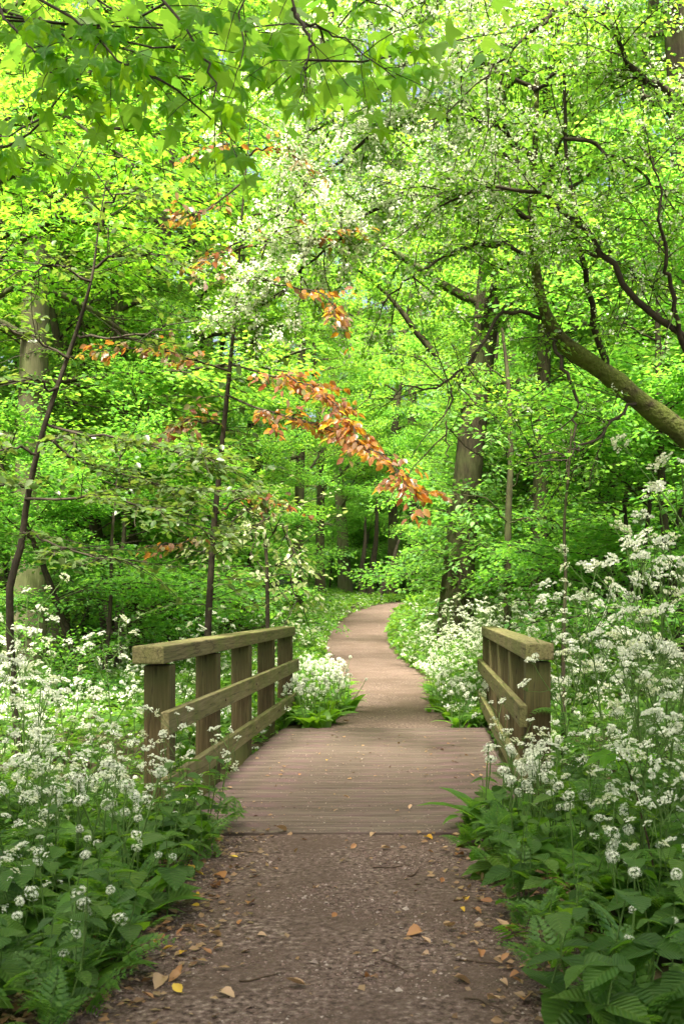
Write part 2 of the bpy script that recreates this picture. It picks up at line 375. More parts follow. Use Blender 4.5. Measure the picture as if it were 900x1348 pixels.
# ------------------------------------------------------------------ the setting: ground, path
def axis(parts):
    out = []
    for a, b, s in parts: out += list(np.arange(a, b, s))
    return np.array(out + [parts[-1][1]])
xs = axis([(-260, -60, 25), (-60, -16, 4), (-16, -6, .8), (-6, 5, .2), (5, 16, .8), (16, 60, 4), (60, 260, 25)])
ys = axis([(-40, -6, 4), (-6, 2, .5), (2, 14, .2), (14, 40, .6), (40, 90, 3), (90, 420, 30)])
GX, GY = np.meshgrid(xs, ys)
GZ = hgt(GX, GY) + .012 * wob(GX, GY, 5) * (np.abs(GX) < 8)
nx, ny = len(xs), len(ys)
i, j = np.meshgrid(np.arange(nx - 1), np.arange(ny - 1)); a = (j * nx + i).ravel()
g = Geo(); g.add(np.stack([GX, GY, GZ], 2), np.concatenate([np.stack([a, a + 1, a + nx + 1], 1), np.stack([a, a + nx + 1, a + nx], 1)]))
tag(obj('ground', g.mesh('ground', [M['soil']])), kind='structure')

def ribbon(y0, y1, step):
    yy = np.arange(y0, y1 + 1e-6, step); c = path_x(yy); h = path_half(yy)
    # beyond the bend the ribbon turns: offset along the local normal
    dx = np.gradient(c, yy); nv = np.stack([np.ones_like(dx), -dx], 1); nv /= np.linalg.norm(nv, axis=1, keepdims=True)
    u = np.linspace(-1, 1, 15)
    e = 1 + .07 * wob(yy * 0, yy, 2.3) ; e2 = 1 + .07 * wob(yy * 0 + 3, yy, 2.0, 1)
    wid = np.where(u[None, :] < 0, (h * e)[:, None], (h * e2)[:, None]) * u[None, :]
    X = c[:, None] + nv[:, 0:1] * wid; Yv = yy[:, None] + nv[:, 1:2] * wid * (yy[:, None] > 11)
    Z = hgt(X, Yv) + .03 - .022 * u[None, :] ** 4 + .006 * wob(X, Yv, 4)
    g = Geo(); n, m = X.shape
    i, j = np.meshgrid(np.arange(m - 1), np.arange(n - 1)); a = (j * m + i).ravel()
    g.add(np.stack([X, Yv, Z], 2), np.concatenate([np.stack([a, a + 1, a + m + 1], 1), np.stack([a, a + m + 1, a + m], 1)]))
    return g.mesh('path', [M['path']])
def flat_fix(me, lo, hi):
    # the path runs level up to the bridge ends instead of dipping into the ditch
    for v in me.vertices:
        if lo < v.co.y < hi: v.co.z = max(v.co.z, .015 + .006 * math.sin(v.co.x * 9 + v.co.y * 5))
pm = ribbon(-6, 5.77, .107); flat_fix(pm, 4, 6)
tag(obj('path', pm), kind='structure')
pm = ribbon(10.38, 66, .4); flat_fix(pm, 10, 13)
tag(obj('path', pm), kind='structure')

# ------------------------------------------------------------------ the footbridge
def timber(name, lx, ly, lz, bev, mat, jitter=0.0, cuts=0):
    bm = bmesh.new(); bmesh.ops.create_cube(bm, size=1)
    bmesh.ops.scale(bm, vec=(lx, ly, lz), verts=bm.verts)
    bmesh.ops.bevel(bm, geom=list(bm.edges), offset=bev, segments=2, affect='EDGES', profile=.6)
    me = bpy.data.meshes.new(name); bm.to_mesh(me); bm.free(); me.materials.append(mat)
    return me
bridge = thing('footbridge', 'wooden plank footbridge with post and rail sides crossing the path', 'footbridge', None, (-.44, 8.1, 0))
BO = Vector((-.44, 8.1, 0))
def bpart(name, me, c, rot=None): return obj(name, me, bridge, Vector(c) - BO, rot)
pw, pitch = .1445, .1480
plank = timber('plank', 2.02, pw, .05, .006, M['deck'])
k = 0; y = 5.855
while y < 10.5:
    bpart('plank', plank, (-.44 + random.uniform(-.012, .012), y, .012 + random.uniform(-.0015, .0015)), (random.uniform(-.006, .006), random.uniform(-.0015, .0015) + (math.pi if k % 2 else 0), random.uniform(-.002, .002)))
    y += pitch; k += 1
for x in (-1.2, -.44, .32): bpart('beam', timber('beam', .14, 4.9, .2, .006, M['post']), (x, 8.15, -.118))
LX, RX = -1.552, .648
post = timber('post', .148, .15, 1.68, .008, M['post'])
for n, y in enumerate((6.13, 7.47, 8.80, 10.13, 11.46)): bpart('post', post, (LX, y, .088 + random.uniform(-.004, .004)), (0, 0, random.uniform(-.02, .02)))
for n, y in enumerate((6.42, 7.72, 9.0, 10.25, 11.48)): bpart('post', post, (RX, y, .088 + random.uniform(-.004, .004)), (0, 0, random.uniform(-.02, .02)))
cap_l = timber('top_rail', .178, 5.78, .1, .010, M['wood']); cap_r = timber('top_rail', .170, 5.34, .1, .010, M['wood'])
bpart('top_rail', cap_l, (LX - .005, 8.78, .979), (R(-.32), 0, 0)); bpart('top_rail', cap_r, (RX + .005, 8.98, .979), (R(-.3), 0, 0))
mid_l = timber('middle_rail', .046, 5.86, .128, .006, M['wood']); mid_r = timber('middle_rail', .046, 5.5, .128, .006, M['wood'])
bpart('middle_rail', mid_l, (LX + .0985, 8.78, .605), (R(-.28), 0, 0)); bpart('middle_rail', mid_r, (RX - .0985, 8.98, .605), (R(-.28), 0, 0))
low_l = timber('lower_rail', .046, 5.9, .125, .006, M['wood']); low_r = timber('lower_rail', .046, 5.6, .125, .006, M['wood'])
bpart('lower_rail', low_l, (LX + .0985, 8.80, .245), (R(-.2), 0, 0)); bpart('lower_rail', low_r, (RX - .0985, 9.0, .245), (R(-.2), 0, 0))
bolt = Geo(); bolt.tube([(0, 0, 0), (.006, 0, 0)], [.011, .008], 8, cap=True); bolt = bolt.mesh('bolt', [M['twig']])
for ysx, xx, s in (((6.13, 7.47, 8.80, 10.13, 11.46), LX + .121, 1), ((6.42, 7.72, 9.0, 10.25, 11.48), RX - .121, -1)):
    for y in ysx:
        for z in (.605, .245): bpart('bolt', bolt, (xx, y, z + (8.9 - y) * -.004), (0, 0, 0 if s > 0 else math.pi))

# ------------------------------------------------------------------ trees: generic generator
UP = np.array((0, 0, 1.))
def poly(rg, p0, d0, L, n, wobble, grav):
    P = [np.array(p0, float)]; d = np.array(d0, float); d /= np.linalg.norm(d)
    for _ in range(n):
        d = d + rg.normal(0, wobble, 3) + np.array((0, 0, grav)); d /= np.linalg.norm(d); P.append(P[-1] + d * L / n)
    return np.array(P)
def at(P, t):
    s = t * (len(P) - 1); i = min(int(s), len(P) - 2); f = s - i
    return P[i] * (1 - f) + P[i + 1] * f, nrm(P[i + 1] - P[i])
def sprig(g, rg, P, n, spread, L, tmpl=LEAF4, mat=0, up=1.0, tilt=.35, droop=.12, t0=.1):
    """leaves in a flat spray along a twig"""
    t = rg.uniform(t0, 1.05, n) * (len(P) - 1); i = np.clip(t.astype(int), 0, len(P) - 2); f = (t - i)[:, None]
    B = P[i] * (1 - f) + P[i + 1] * f; dr = nrm(P[i + 1] - P[i])
    side = nrm(np.cross(dr, UP)) * np.where(rg.random(n) < .5, -1, 1)[:, None]
    D = nrm(dr * rg.uniform(.1, 1.0, (n, 1)) + side * rg.uniform(.4, 1.1, (n, 1)) + rg.normal(0, .25, (n, 3)) - np.array((0, 0, droop)))
    B = B + side * rg.uniform(0, 1, (n, 1)) * spread + rg.normal(0, spread * .16, (n, 3))
    Nn = nrm(UP * up + rg.normal(0, tilt, (n, 3)))
    X, Y, Z = frames(D, Nn)
    g.scatter(tmpl, B, X, Y, Z, L * rg.uniform(.7, 1.25, n), mat)

def make_tree(seed, H, r0, lo, Rc, n_limb, subs, per, leafL, mats, prof=None, lean=.02, tmpl=LEAF4, rise=.35, forks=1, spread=.33, sublen=.36):
    rg = np.random.default_rng(seed)
    tg, bgeo, lg = Geo(), Geo(), Geo()
    for fk in range(forks):
        d0 = np.array((rg.normal(0, lean + .16 * (forks > 1)), rg.normal(0, lean + .12 * (forks > 1)), 1))
        tr = poly(rg, (rg.normal(0, .1) * (forks > 1), rg.normal(0, .1) * (forks > 1), -.15), d0, H, 14, .035, .03)
        tt = np.linspace(0, 1, 15)
        rad = r0 * (1 - tt) ** .8 * (1 + .5 * np.exp(-tt * 26)) / math.sqrt(forks) + .012
        tg.tube(tr, rad, 10)
        for k in range(n_limb // forks):
            t = lo + (1 - lo) * ((k + rg.random()) / (n_limb // forks)) ** .9
            p, d = at(tr, min(t, .985)); u = (t - lo) / (1 - lo)
            ln = Rc * (prof(u) if prof else (.95 - .25 * u - .5 * u * u)) * rg.uniform(.65, 1.2) + .3
            th = k * 2.39996 + rg.uniform(-.5, .5)
            dd = np.array((math.cos(th), math.sin(th), rise * (.3 + 1.6 * u) + rg.normal(0, .15)))
            limb = poly(rg, p, dd, ln, 7, .10, -.015)
            lr = max(.012, r0 * .34 * (1 - t) ** .6 * (ln / Rc) ** .5)
            bgeo.tube(limb, np.linspace(lr, .008, 8), 5)
            for q in range(subs):
                ts = .18 + .82 * (q + rg.random()) / subs
                ps, ds = at(limb, min(ts, .99)); sd = nrm(np.cross(ds, UP)) * (1 if q % 2 else -1)
                sl = ln * sublen * rg.uniform(.6, 1.3) * (1.15 - .5 * ts) + .25
                sub = poly(rg, ps, ds * .7 + sd * rg.uniform(.5, 1.0) + np.array((0, 0, rg.normal(-.02, .14))), sl, 4, .10, -.03)
                bgeo.tube(sub, np.linspace(max(.006, lr * .35), .004, 5), 3)
                sprig(lg, rg, sub, int(per * rg.uniform(.6, 1.4)), spread, leafL, tmpl)
    return tg.mesh('trunk', [mats[0]]), bgeo.mesh('branches', [mats[0]]), lg.mesh('crown', [mats[1]])

TREES = {
    'tall_a': make_tree(1, 19, .24, .12, 4.2, 32, 10, 165, .088, (M['bark_grey'], M['bg_leaf'])),
    'tall_b': make_tree(2, 21, .25, .16, 4.6, 32, 10, 165, .088, (M['bark'], M['bg_leaf'])),
    'tall_c': make_tree(3, 17, .22, .08, 3.8, 32, 10, 155, .085, (M['bark_grey'], M['bg_leaf'])),
    'tall_d': make_tree(7, 20, .25, .20, 4.0, 30, 10, 165, .088, (M['bark'], M['bg_leaf'])),
    'under_a': make_tree(4, 6.0, .07, .10, 2.1, 28, 8, 110, .072, (M['bark_dark'], M['under_leaf']), lean=.06, forks=2),
    'under_b': make_tree(5, 4.2, .05, .08, 1.8, 27, 8, 105, .072, (M['bark_dark'], M['under_leaf']), lean=.08, forks=3),
    'yellow': make_tree(6, 9, .11, .16, 2.8, 28, 8, 90, .075, (M['bark'], M['yellow_leaf'])),
}
def place_tree(kind, name, label, group, px, d, wid=1.0, hs=1.0, rot=0.0, x=None):
    xx = (px - PPX) / F_PX * d if x is None else x
    if x is None and 12 < d < 62:
        gap = abs(xx - path_x(d))
        if kind.startswith('under') and gap < 2.0 * wid + .9: return None
        if kind.startswith('tall') and gap < 3.4 * wid + 1.2: kind = 'tall_d'
    if kind == 'under_b': label = label.replace('leafy', 'low bushy', 1); group = group.replace('saplings', 'low saplings')
    t = thing(name, label, 'tree', group, (xx, d, float(hgt(xx, d)) - .05))
    t.rotation_euler = (0, 0, rot); t.scale = (wid, wid, hs)
    tm, bm_, lm = TREES[kind]
    obj('trunk', tm, t); tag(obj('branches', bm_, t), kind='stuff'); tag(obj('crown', lm, t), kind='stuff')
    return t
GL = ('tall woodland tree in the green wood behind the left railing', 'woodland trees behind the left railing')
GR = ('tall woodland tree in the green wood behind the right railing', 'woodland trees behind the right railing')
GC = ('distant tall woodland tree closing the view where the path bends away', 'distant trees beyond the bend of the path')
LT = [(33, 15, 1.0, 1.0, 'tall_a'), (78, 19, .8, 1.0, 'tall_c'), (180, 17, .5, .8, 'tall_b'), (165, 22, .9, 1, 'tall_b'), (390, 40, .8, 1.2, 'tall_b'), (422, 48, .8, 1.2, 'tall_a'), (105, 27, 1.1, 1.1, 'tall_c'),
      (250, 29, 1.0, 1.1, 'tall_a'), (335, 33, 1.1, 1.2, 'tall_c'), (-70, 16, 1.1, 1.0, 'tall_b'), (300, 42, 1.2, 1.3, 'tall_b'), (60, 36, 1.2, 1.2, 'tall_a'), (200, 40, 1.2, 1.3, 'tall_c'), (-40, 26, 1.2, 1.2, 'tall_a')]
RT = [(706, 19, .6, 1.0, 'tall_a'), (785, 24, 1.0, 1.0, 'tall_b'), (1000, 20, 1.0, 1.0, 'tall_c'), (960, 17, 1.1, 1.0, 'tall_b'), (695, 31, .9, 1.2, 'tall_c'), (745, 37, 1.2, 1.25, 'tall_a'), (850, 33, 1.2, 1.2, 'tall_b'), (940, 28, 1.2, 1.2, 'tall_a'), (660, 44, 1.0, 1.3, 'tall_b')]
CT = [(455, 56, 1.3, 1.4, 'tall_a'), (515, 53, 1.0, 1.3, 'tall_b'), (548, 60, 1.4, 1.5, 'tall_c'), (487, 70, 1.5, 1.6, 'tall_b'), (590, 66, 1.5, 1.5, 'tall_a'), (400, 68, 1.5, 1.5, 'tall_c'), (340, 75, 1.5, 1.5, 'tall_b'), (250, 70, 1.5, 1.5, 'tall_a'),
      (660, 74, 1.5, 1.5, 'tall_c'), (750, 70, 1.5, 1.5, 'tall_b'), (140, 72, 1.5, 1.5, 'tall_c'), (30, 70, 1.5, 1.5, 'tall_b'), (860, 72, 1.5, 1.5, 'tall_a'), (520, 90, 1.8, 1.8, 'tall_a'), (430, 92, 1.8, 1.8, 'tall_b'), (610, 95, 1.9, 1.9, 'tall_c'), (700, 92, 1.8, 1.9, 'tall_b'), (800, 95, 1.9, 1.9, 'tall_a'), (330, 95, 1.9, 1.9, 'tall_a'), (220, 92, 1.8, 1.9, 'tall_b'), (100, 95, 1.9, 1.9, 'tall_c'), (0, 92, 1.9, 1.9, 'tall_a'), (890, 92, 1.9, 1.9, 'tall_b'), (565, 80, 1.7, 1.7, 'tall_b'), (475, 82, 1.7, 1.7, 'tall_c'), (620, 56, 1.3, 1.4, 'tall_c'), (700, 54, 1.3, 1.4, 'tall_b')]
OWN = {(33, 15): 'thick grey trunk rising behind the thin dark curving sapling', (78, 19): 'slimmer grey trunk right beside the thick grey trunk on the left', (180, 17): 'slender brown trunk between the dark sapling and the copper beech',
       (390, 40): 'brown trunk left of the far path bend, past the railing end', (706, 19): 'slim grey trunk just right of the thick leaning tree'}
for grp, lst in ((GL, LT), (GR, RT), (GC, CT)):
    for (px, d, w, h, kd) in lst: place_tree(kd, 'woodland_tree', OWN.get((px, d)) or grp[0].replace('tall woodland', 'tall grey barked' if kd in ('tall_a', 'tall_c') else 'tall brown barked'), grp[1] + (', grey bark' if kd in ('tall_a', 'tall_c') else ', brown bark'), px, d, w, h, rng.uniform(0, 6.28))
GB = ('unseen woodland tree added behind the start of the path for its shade', 'unseen shade trees added behind the start of the path')  # unseen trees, added so their crowns shade the near path and bridge
for x, d, w, h, kd in ((-2.9, -3.6, 1.2, 1.0, 'tall_b'), (3.0, -2.6, 1.2, 1.1, 'tall_d'), (-.6, -2.6, 1.1, 1.2, 'tall_d'), (.2, -7.5, 1.2, 1.1, 'tall_b')): place_tree(kd, 'woodland_tree', GB[0], GB[1], 0, d, w, h, rng.uniform(0, 6.28), x)
UL = ('leafy understorey sapling among the trunks behind the left railing', 'understorey saplings behind the left railing')
UR = ('leafy understorey sapling in the thicket behind the right railing', 'understorey saplings behind the right railing')
UC = ('leafy sapling beside the far stretch of path', 'saplings beside the far path')
for grp, lst in ((UL, [(118, 13, .8, 'under_b'), (150, 15, 1, 'under_b'), (330, 18, 1.1, 'under_a'), (352, 22, .8, 'under_b'), (300, 21, .9, 'under_a'), (372, 30, .9, 'under_a'), (230, 20, 1.2, 'under_b'), (110, 21, 1.3, 'under_a'), (290, 25, 1.4, 'under_a'), (20, 20, 1.4, 'under_b')]),
                 (UR, [(700, 17, 1.0, 'under_b'), (770, 15, 1.0, 'under_a'), (845, 14, 1.0, 'under_b'), (915, 13, 1.1, 'under_a'), (665, 25, 1.4, 'under_a'), (735, 22, 1.3, 'under_b'), (810, 20, 1.4, 'under_a'), (890, 19, 1.4, 'under_b')]),
                 (UC, [(450, 47, 1.6, 'under_a'), (545, 47, 1.6, 'under_b'), (420, 44, 1.5, 'under_b'), (500, 66, 2, 'under_a'), (360, 40, 1.5, 'under_a')])):
    for (px, d, s, kd) in lst: place_tree(kd, 'sapling', grp[0], grp[1], px, d, s, s, rng.uniform(0, 6.28))
for q in range(16):
    px = rng.uniform(-60, 430); d = rng.uniform(24, 52); place_tree(('under_a', 'under_b')[q % 2], 'sapling', UL[0], UL[1], px, d, 1.6, 1.6, rng.uniform(0, 6.28))
for q in range(12):
    px = rng.uniform(600, 960); d = rng.uniform(24, 50); place_tree(('under_a', 'under_b')[q % 2], 'sapling', UR[0], UR[1], px, d, 1.6, 1.6, rng.uniform(0, 6.28))
for px, d in ((425, 57), (450, 60), (478, 58), (505, 62), (530, 66)): place_tree('under_b', 'sapling', UC[0], UC[1], px, d, 1.5, 1.3, rng.uniform(0, 6.28))
for q in range(10):
    px = 330 + 30 * q + rng.uniform(-9, 9); d = rng.uniform(68, 84); place_tree(('under_a', 'under_b')[q % 2], 'sapling', UC[0], UC[1], px, d, 2.6, 2.2, rng.uniform(0, 6.28))
for px, d, s, lb in ((150, 17, 1.0, 'bright yellow green tree rising between the dark sapling and the copper beech'), (235, 30, 1.3, 'sunlit yellow green tree well left of the far path bend')):
    place_tree('yellow', 'lime_tree', lb, None, px, d, s, s, rng.uniform(0, 6.28))

# far forked tree and the big leaning trunk
t = thing('forked_tree', 'dark forked multi stemmed tree at the far bend of the path', 'tree', None, (*W(487, 775, 50)[:2], float(hgt(W(487, 775, 50)[0], 50)) - .1))
g = Geo(); rg = np.random.default_rng(31)
for dx, h in ((-.5, 4.5), (.1, 6), (.6, 4)):
    P = poly(rg, (dx * .35, 0, -.2), (dx * .55, rg.normal(0, .1), 1), h, 10, .09, .05); g.tube(P, np.linspace(.20, .04, 11), 8)
obj('trunk', g.mesh('trunk', [M['bark_dark']]), t)
c = obj('crown', TREES['under_a'][2], t, (0, 0, 2.2), scale=1.7); tag(c, kind='stuff')

bt = thing('leaning_tree', 'thick brown tree trunk leaning slightly, young leafy shoots round it', 'tree', None, (W(602, 800, 20)[0], 20, -.05))
bo = np.array(bt.location)
g = Geo(); pts = np.array([W(598, 880, 20), W(600, 800, 20), W(604, 740, 20), W(612, 660, 20), W(622, 560, 20), W(632, 480, 20), W(640, 420, 20), W(645, 330, 20), W(655, 220, 20), W(660, 80, 20), W(665, -80, 20)]) - bo
pts[0, 2] = -.2; g.tube(pts, [.42, .33, .30, .27, .26, .25, .24, .19, .15, .10, .04], 16)
obj('trunk', g.mesh('trunk', [M['bark']]), bt)
g = Geo(); lg = Geo(); rg = np.random.default_rng(32)
for t0, dx, ln in ((.45, -1, 3.5), (.58, 1, 3.0), (.62, -1, 4), (.7, 1, 3.5), (.76, -1, 3.6), (.82, 1, 3), (.88, -1, 2.6), (.93, 1, 2.4), (.55, .3, 3), (.66, -.2, 3.2)):
    p, d = at(pts, t0); limb = poly(rg, p, (dx, rg.normal(0, .6), .7), ln, 8, .14, 0); g.tube(limb, np.linspace(.10, .015, 9), 6)
    for q in range(11):
        ps, ds = at(limb, .15 + .8 * rg.random()); sub = poly(rg, ps, ds + rg.normal(0, .7, 3), rg.uniform(.5, 1.2), 4, .14, -.04); g.tube(sub, np.linspace(.012, .004, 5), 3)
        sprig(lg, rg, sub, 70, .3, .1)
for q in range(95):      # leafy shoots round the trunk
    p, d = at(pts, rg.uniform(.04, .5)); th = rg.uniform(0, 6.28)
    p = p + np.array((math.cos(th), math.sin(th), 0)) * .22
    sub = poly(rg, p, (math.cos(th), math.sin(th) - .4, .35), rg.uniform(.4, 1.2), 4, .16, -.10); g.tube(sub, np.linspace(.010, .004, 5), 3)
    sprig(lg, rg, sub, 26, .16, .10, LEAF6, 1, tilt=.5)
tag(obj('branches', g.mesh('branches', [M['bark']]), bt), kind='stuff'); tag(obj('crown', lg.mesh('crown', [M['bg_leaf'], M['ivy_leaf']]), bt), kind='stuff')

# ------------------------------------------------------------------ hawthorn arching over the path
def tree_from_limbs(name, label, base, trunk, limbs, bark, sides=12):
    t = thing(name, label, 'tree', None, base); o = np.array(base)
    g = Geo(); P, r = trunk; g.tube(np.array(P) - o, r, sides); obj('trunk', g.mesh('trunk', [bark]), t)
    return t, o
def resample(P, n):
    """smooth curve through the points"""
    P = np.asarray(P, float); s = np.linspace(0, len(P) - 1, n); out = []
    for v in s:
        i = min(int(v), len(P) - 2); f = v - i
        p0 = P[max(i - 1, 0)]; p1 = P[i]; p2 = P[i + 1]; p3 = P[min(i + 2, len(P) - 1)]
        out.append(.5 * ((2 * p1) + (p2 - p0) * f + (2 * p0 - 5 * p1 + 4 * p2 - p3) * f * f + (3 * p1 - p0 - 3 * p2 + p3) * f ** 3))
    return np.array(out)
hb = (3.7, 11.3, float(hgt(3.7, 11.3)) - .05)
tp = resample([hb, (3.5, 11.25, 1.3), (3.15, 11.1, 2.4), W(905, 578, 11), W(850, 535, 10.9), W(795, 490, 10.8), W(748, 458, 10.7), W(722, 425, 10.6), W(706, 365, 10.5), W(700, 290, 10.4), W(703, 210, 10.3), W(706, 120, 10.2), W(700, 20, 10.1), W(690, -80, 10)], 40)
hr = np.interp(np.linspace(0, 1, 40), [0, .2, .35, .5, .6, .75, 1], [.19, .145, .12, .095, .06, .036, .012]) * (.86 + .06 * np.sin(np.arange(40) * 1.9) + .04 * np.sin(np.arange(40) * 3.7))
haw, ho = tree_from_limbs('hawthorn_tree', 'old leaning hawthorn arching over the path, laden with white blossom', hb, (tp, hr), None, M['bark_hawthorn'])
limbs = [   # points, start radius, white blossom share, leafiness
    ([W(800, 494, 10.8), W(782, 430, 10.7), W(772, 380, 10.5), W(760, 310, 10.3), W(750, 225, 10.2), W(742, 120, 10), W(735, 0, 10), W(728, -90, 10)], .055, .10, 1),
    ([W(720, 436, 10.6), W(738, 475, 10.4), W(758, 520, 10.2), W(756, 570, 10.0), W(744, 625, 9.8)], .035, .0, .25),
    ([W(718, 420, 10.6), W(690, 412, 10.4), W(652, 420, 10.2), W(628, 465, 10), W(596, 498, 9.9), W(560, 512, 9.8), W(525, 505, 9.7)], .032, .0, .35),
    ([W(628, 465, 10), W(600, 500, 9.8), W(588, 550, 9.7), W(584, 606, 9.6)], .018, .0, .3),
    ([(3.5, 11.25, 1.3), (3.5, 10.6, 3.3), W(960, 250, 9.6), W(900, 137, 9.4), W(850, 107, 9.2), W(820, 75, 9.1), W(800, 20, 9), W(790, -60, 9)], .085, .12, .8),
    ([(3.15, 11.1, 2.4), W(905, 470, 10), W(835, 390, 9.7), W(795, 330, 9.6), W(752, 290, 9.5), W(720, 262, 9.4), W(665, 246, 9.3), W(600, 262, 9.2), W(540, 300, 9.1)], .055, .22, .9),
    ([W(703, 210, 10.3), W(640, 165, 10.1), W(560, 155, 9.9), W(475, 190, 9.7), W(395, 262, 9.5), W(330, 350, 9.3)], .04, .85, 1.2),
    ([W(700, 290, 10.4), W(625, 245, 10), W(525, 262, 9.7), W(435, 318, 9.4), W(360, 395, 9.2)], .04, .8, 1.2),
    ([W(706, 120, 10.2), W(640, 85, 10), W(560, 75, 9.8), W(485, 112, 9.6), W(425, 170, 9.4), W(370, 235, 9.3)], .032, .8, 1.2),
    ([W(703, 340, 10.5), W(640, 320, 10.2), W(560, 350, 9.9), W(500, 400, 9.7)], .03, .35, 1),
    ([W(700, 20, 10.1), W(640, -10, 9.8), W(570, 0, 9.6), W(510, 40, 9.4), W(470, 100, 9.3)], .03, .5, 1),
    ([W(706, 120, 10.2), W(760, 80, 9.9), W(810, 90, 9.6), W(860, 130, 9.4)], .03, .12, 1),
    ([W(742, 180, 10), W(800, 200, 9.8), W(860, 240, 9.6), W(910, 300, 9.5)], .028, .1, .9),
    ([W(760, 330, 10.3), W(820, 350, 10), W(880, 400, 9.8)], .028, .08, .7),
    ([W(740, 60, 10), W(690, 30, 9.6), W(640, 40, 9.3), W(600, 80, 9)], .026, .3, 1),
    ([W(703, 250, 10.3), W(660, 200, 10.6), W(600, 200, 10.9), W(540, 230, 11.1), W(470, 260, 11.2)], .03, .6, 1.1),
    ([W(840, 525, 10.9), W(800, 560, 10.4), W(760, 590, 10), W(700, 600, 9.7)], .026, .02, .6),
    ([W(905, 470, 10), W(880, 380, 9.6), W(870, 300, 9.3), W(855, 200, 9.1)], .04, .1, .8),
    ([W(800, 20, 9), W(740, 10, 8.8), W(680, 60, 8.6), W(630, 110, 8.5)], .028, .2, .9),
]
limbs += [(tp[9:36:4], .012, .05, .7), ([W(690, -80, 10), W(600, -60, 9.6), W(520, -30, 9.3), W(440, 20, 9.2), W(400, 80, 9.2)], .03, .35, 1.3),
          ([W(700, 20, 10.1), W(620, -40, 11), W(540, -20, 12), W(460, 20, 12.5), W(410, 40, 12.6)], .03, .3, 1.3)]
bgx, lg, fg = Geo(), Geo(), Geo(); rg = np.random.default_rng(41)
def haw_twig(P, white, n):
    sprig(lg, rg, P, n, .07, .048, LEAF4, 0, tilt=.55, droop=.2)
    m = rg.binomial(n, min(.95, white * 1.1))
    if m:
        t = rg.uniform(.15, 1.05, m) * (len(P) - 1); i = np.clip(t.astype(int), 0, len(P) - 2); f = (t - i)[:, None]
        B = P[i] * (1 - f) + P[i + 1] * f + rg.normal(0, .035, (m, 3)) + UP * .025
        k = 5
        C = np.repeat(B, k, 0) + rg.normal(0, .016, (m * k, 3))
        Nn = nrm(UP * .8 + rg.normal(0, .6, (m * k, 3))); D = nrm(np.cross(Nn, rg.normal(0, 1, (m * k, 3))))
        X, Y, Z = frames(D, Nn); fg.scatter(FLORET, C, X, Y, Z, rg.uniform(.009, .0145, m * k), 0, False)
for pts, r, white, leafy in limbs:
    P = resample(pts, 22) + rg.normal(0, .018, (22, 3)); bgx.tube(P - ho, np.linspace(r * .72, .006, 22), 7)
    L = np.linalg.norm(np.diff(P, axis=0), axis=1).sum()
    for q in range(int(L * 9 * max(.5, leafy))):
        p, d = at(P, rg.uniform(.15, 1))
        dd = d * .6 + rg.normal(0, .65, 3) * np.array((1, 1, .7)); ln = rg.uniform(.35, .95)
        sub = poly(rg, p, dd, ln, 6, .16, -.07 if white > .5 else -.03)
        bgx.tube(sub - ho, np.linspace(.008, .003, 7), 3)
        if leafy < .4 and rg.random() > leafy: continue
        haw_twig(sub, white * rg.uniform(.4, 1.4), int(26 * ln / .6))
        for w_ in range(3):
            ps, ds = at(sub, rg.uniform(.25, .95)); tw = poly(rg, ps, ds * .5 + rg.normal(0, .7, 3), rg.uniform(.18, .42), 3, .15, -.06)
            bgx.tube(tw - ho, np.linspace(.004, .002, 4), 3)
            haw_twig(tw, white * rg.uniform(.4, 1.4), 16)
for G_ in (lg, fg): G_.V = [v - ho for v in G_.V]
tag(obj('branches', bgx.mesh('branches', [M['bark_dark']]), haw), kind='stuff')
tag(obj('crown', lg.mesh('crown', [M['haw_leaf']]), haw), kind='stuff')
tag(obj('blossom', fg.mesh('blossom', [M['petal']]), haw, ), kind='stuff')

# ------------------------------------------------------------------ copper beech sapling by the left railing
cb0 = (W(272, 830, 9.6)[0], 9.75, float(hgt(W(272, 830, 9.6)[0], 9.75)) - .05)
ctr = resample([cb0, W(273, 860, 9.7), W(277, 770, 9.65), W(281, 700, 9.6), W(290, 610, 9.6), W(299, 520, 9.55), W(305, 460, 9.55), W(311, 400, 9.5), W(316, 320, 9.5), W(322, 240, 9.5), W(330, 160, 9.5)], 26)
cop, co = tree_from_limbs('copper_beech_sapling', 'slender copper beech sapling with orange red leaves behind the left railing', cb0, (ctr, np.linspace(.036, .005, 26)), None, M['bark_dark'], 8)
climbs = [   # points, share of single leaves
    ([W(299, 520, 9.55), W(350, 540, 9.3), W(420, 560, 8.9), W(480, 588, 8.5), W(520, 615, 8.2), W(552, 655, 8.0)], 104),
    ([W(303, 480, 9.5), W(350, 490, 9.2), W(400, 505, 8.9), W(440, 530, 8.7), W(465, 560, 8.5)], 72),
    ([W(302, 490, 9.5), W(250, 470, 9.3), W(190, 458, 9.0), W(120, 462, 8.8)], 30),
    ([W(296, 560, 9.6), W(250, 555, 9.4), W(215, 575, 9.1)], 14),
    ([W(283, 680, 9.6), W(320, 655, 9.4), W(365, 662, 9.1)], 8),
    ([W(316, 320, 9.5), W(280, 340, 9.3), W(245, 355, 9.1)], 10),
    ([W(322, 240, 9.5), W(270, 275, 9.2), W(225, 280, 9.0)], 12),
    ([W(326, 200, 9.5), W(360, 195, 9.3), W(405, 215, 9.0)], 12),
    ([W(322, 215, 9.5), W(300, 190, 9.3), W(275, 195, 9.1)], 8),
    ([W(313, 370, 9.5), W(370, 375, 9.1), W(430, 395, 8.8), W(450, 425, 8.7)], 16),
    ([W(310, 330, 9.5), W(380, 310, 9.3), W(455, 305, 9.1)], 8),
    ([W(281, 700, 9.6), W(240, 715, 9.3), W(190, 720, 9.1)], 4),
]
g, lg = Geo(), Geo(); rg = np.random.default_rng(51)
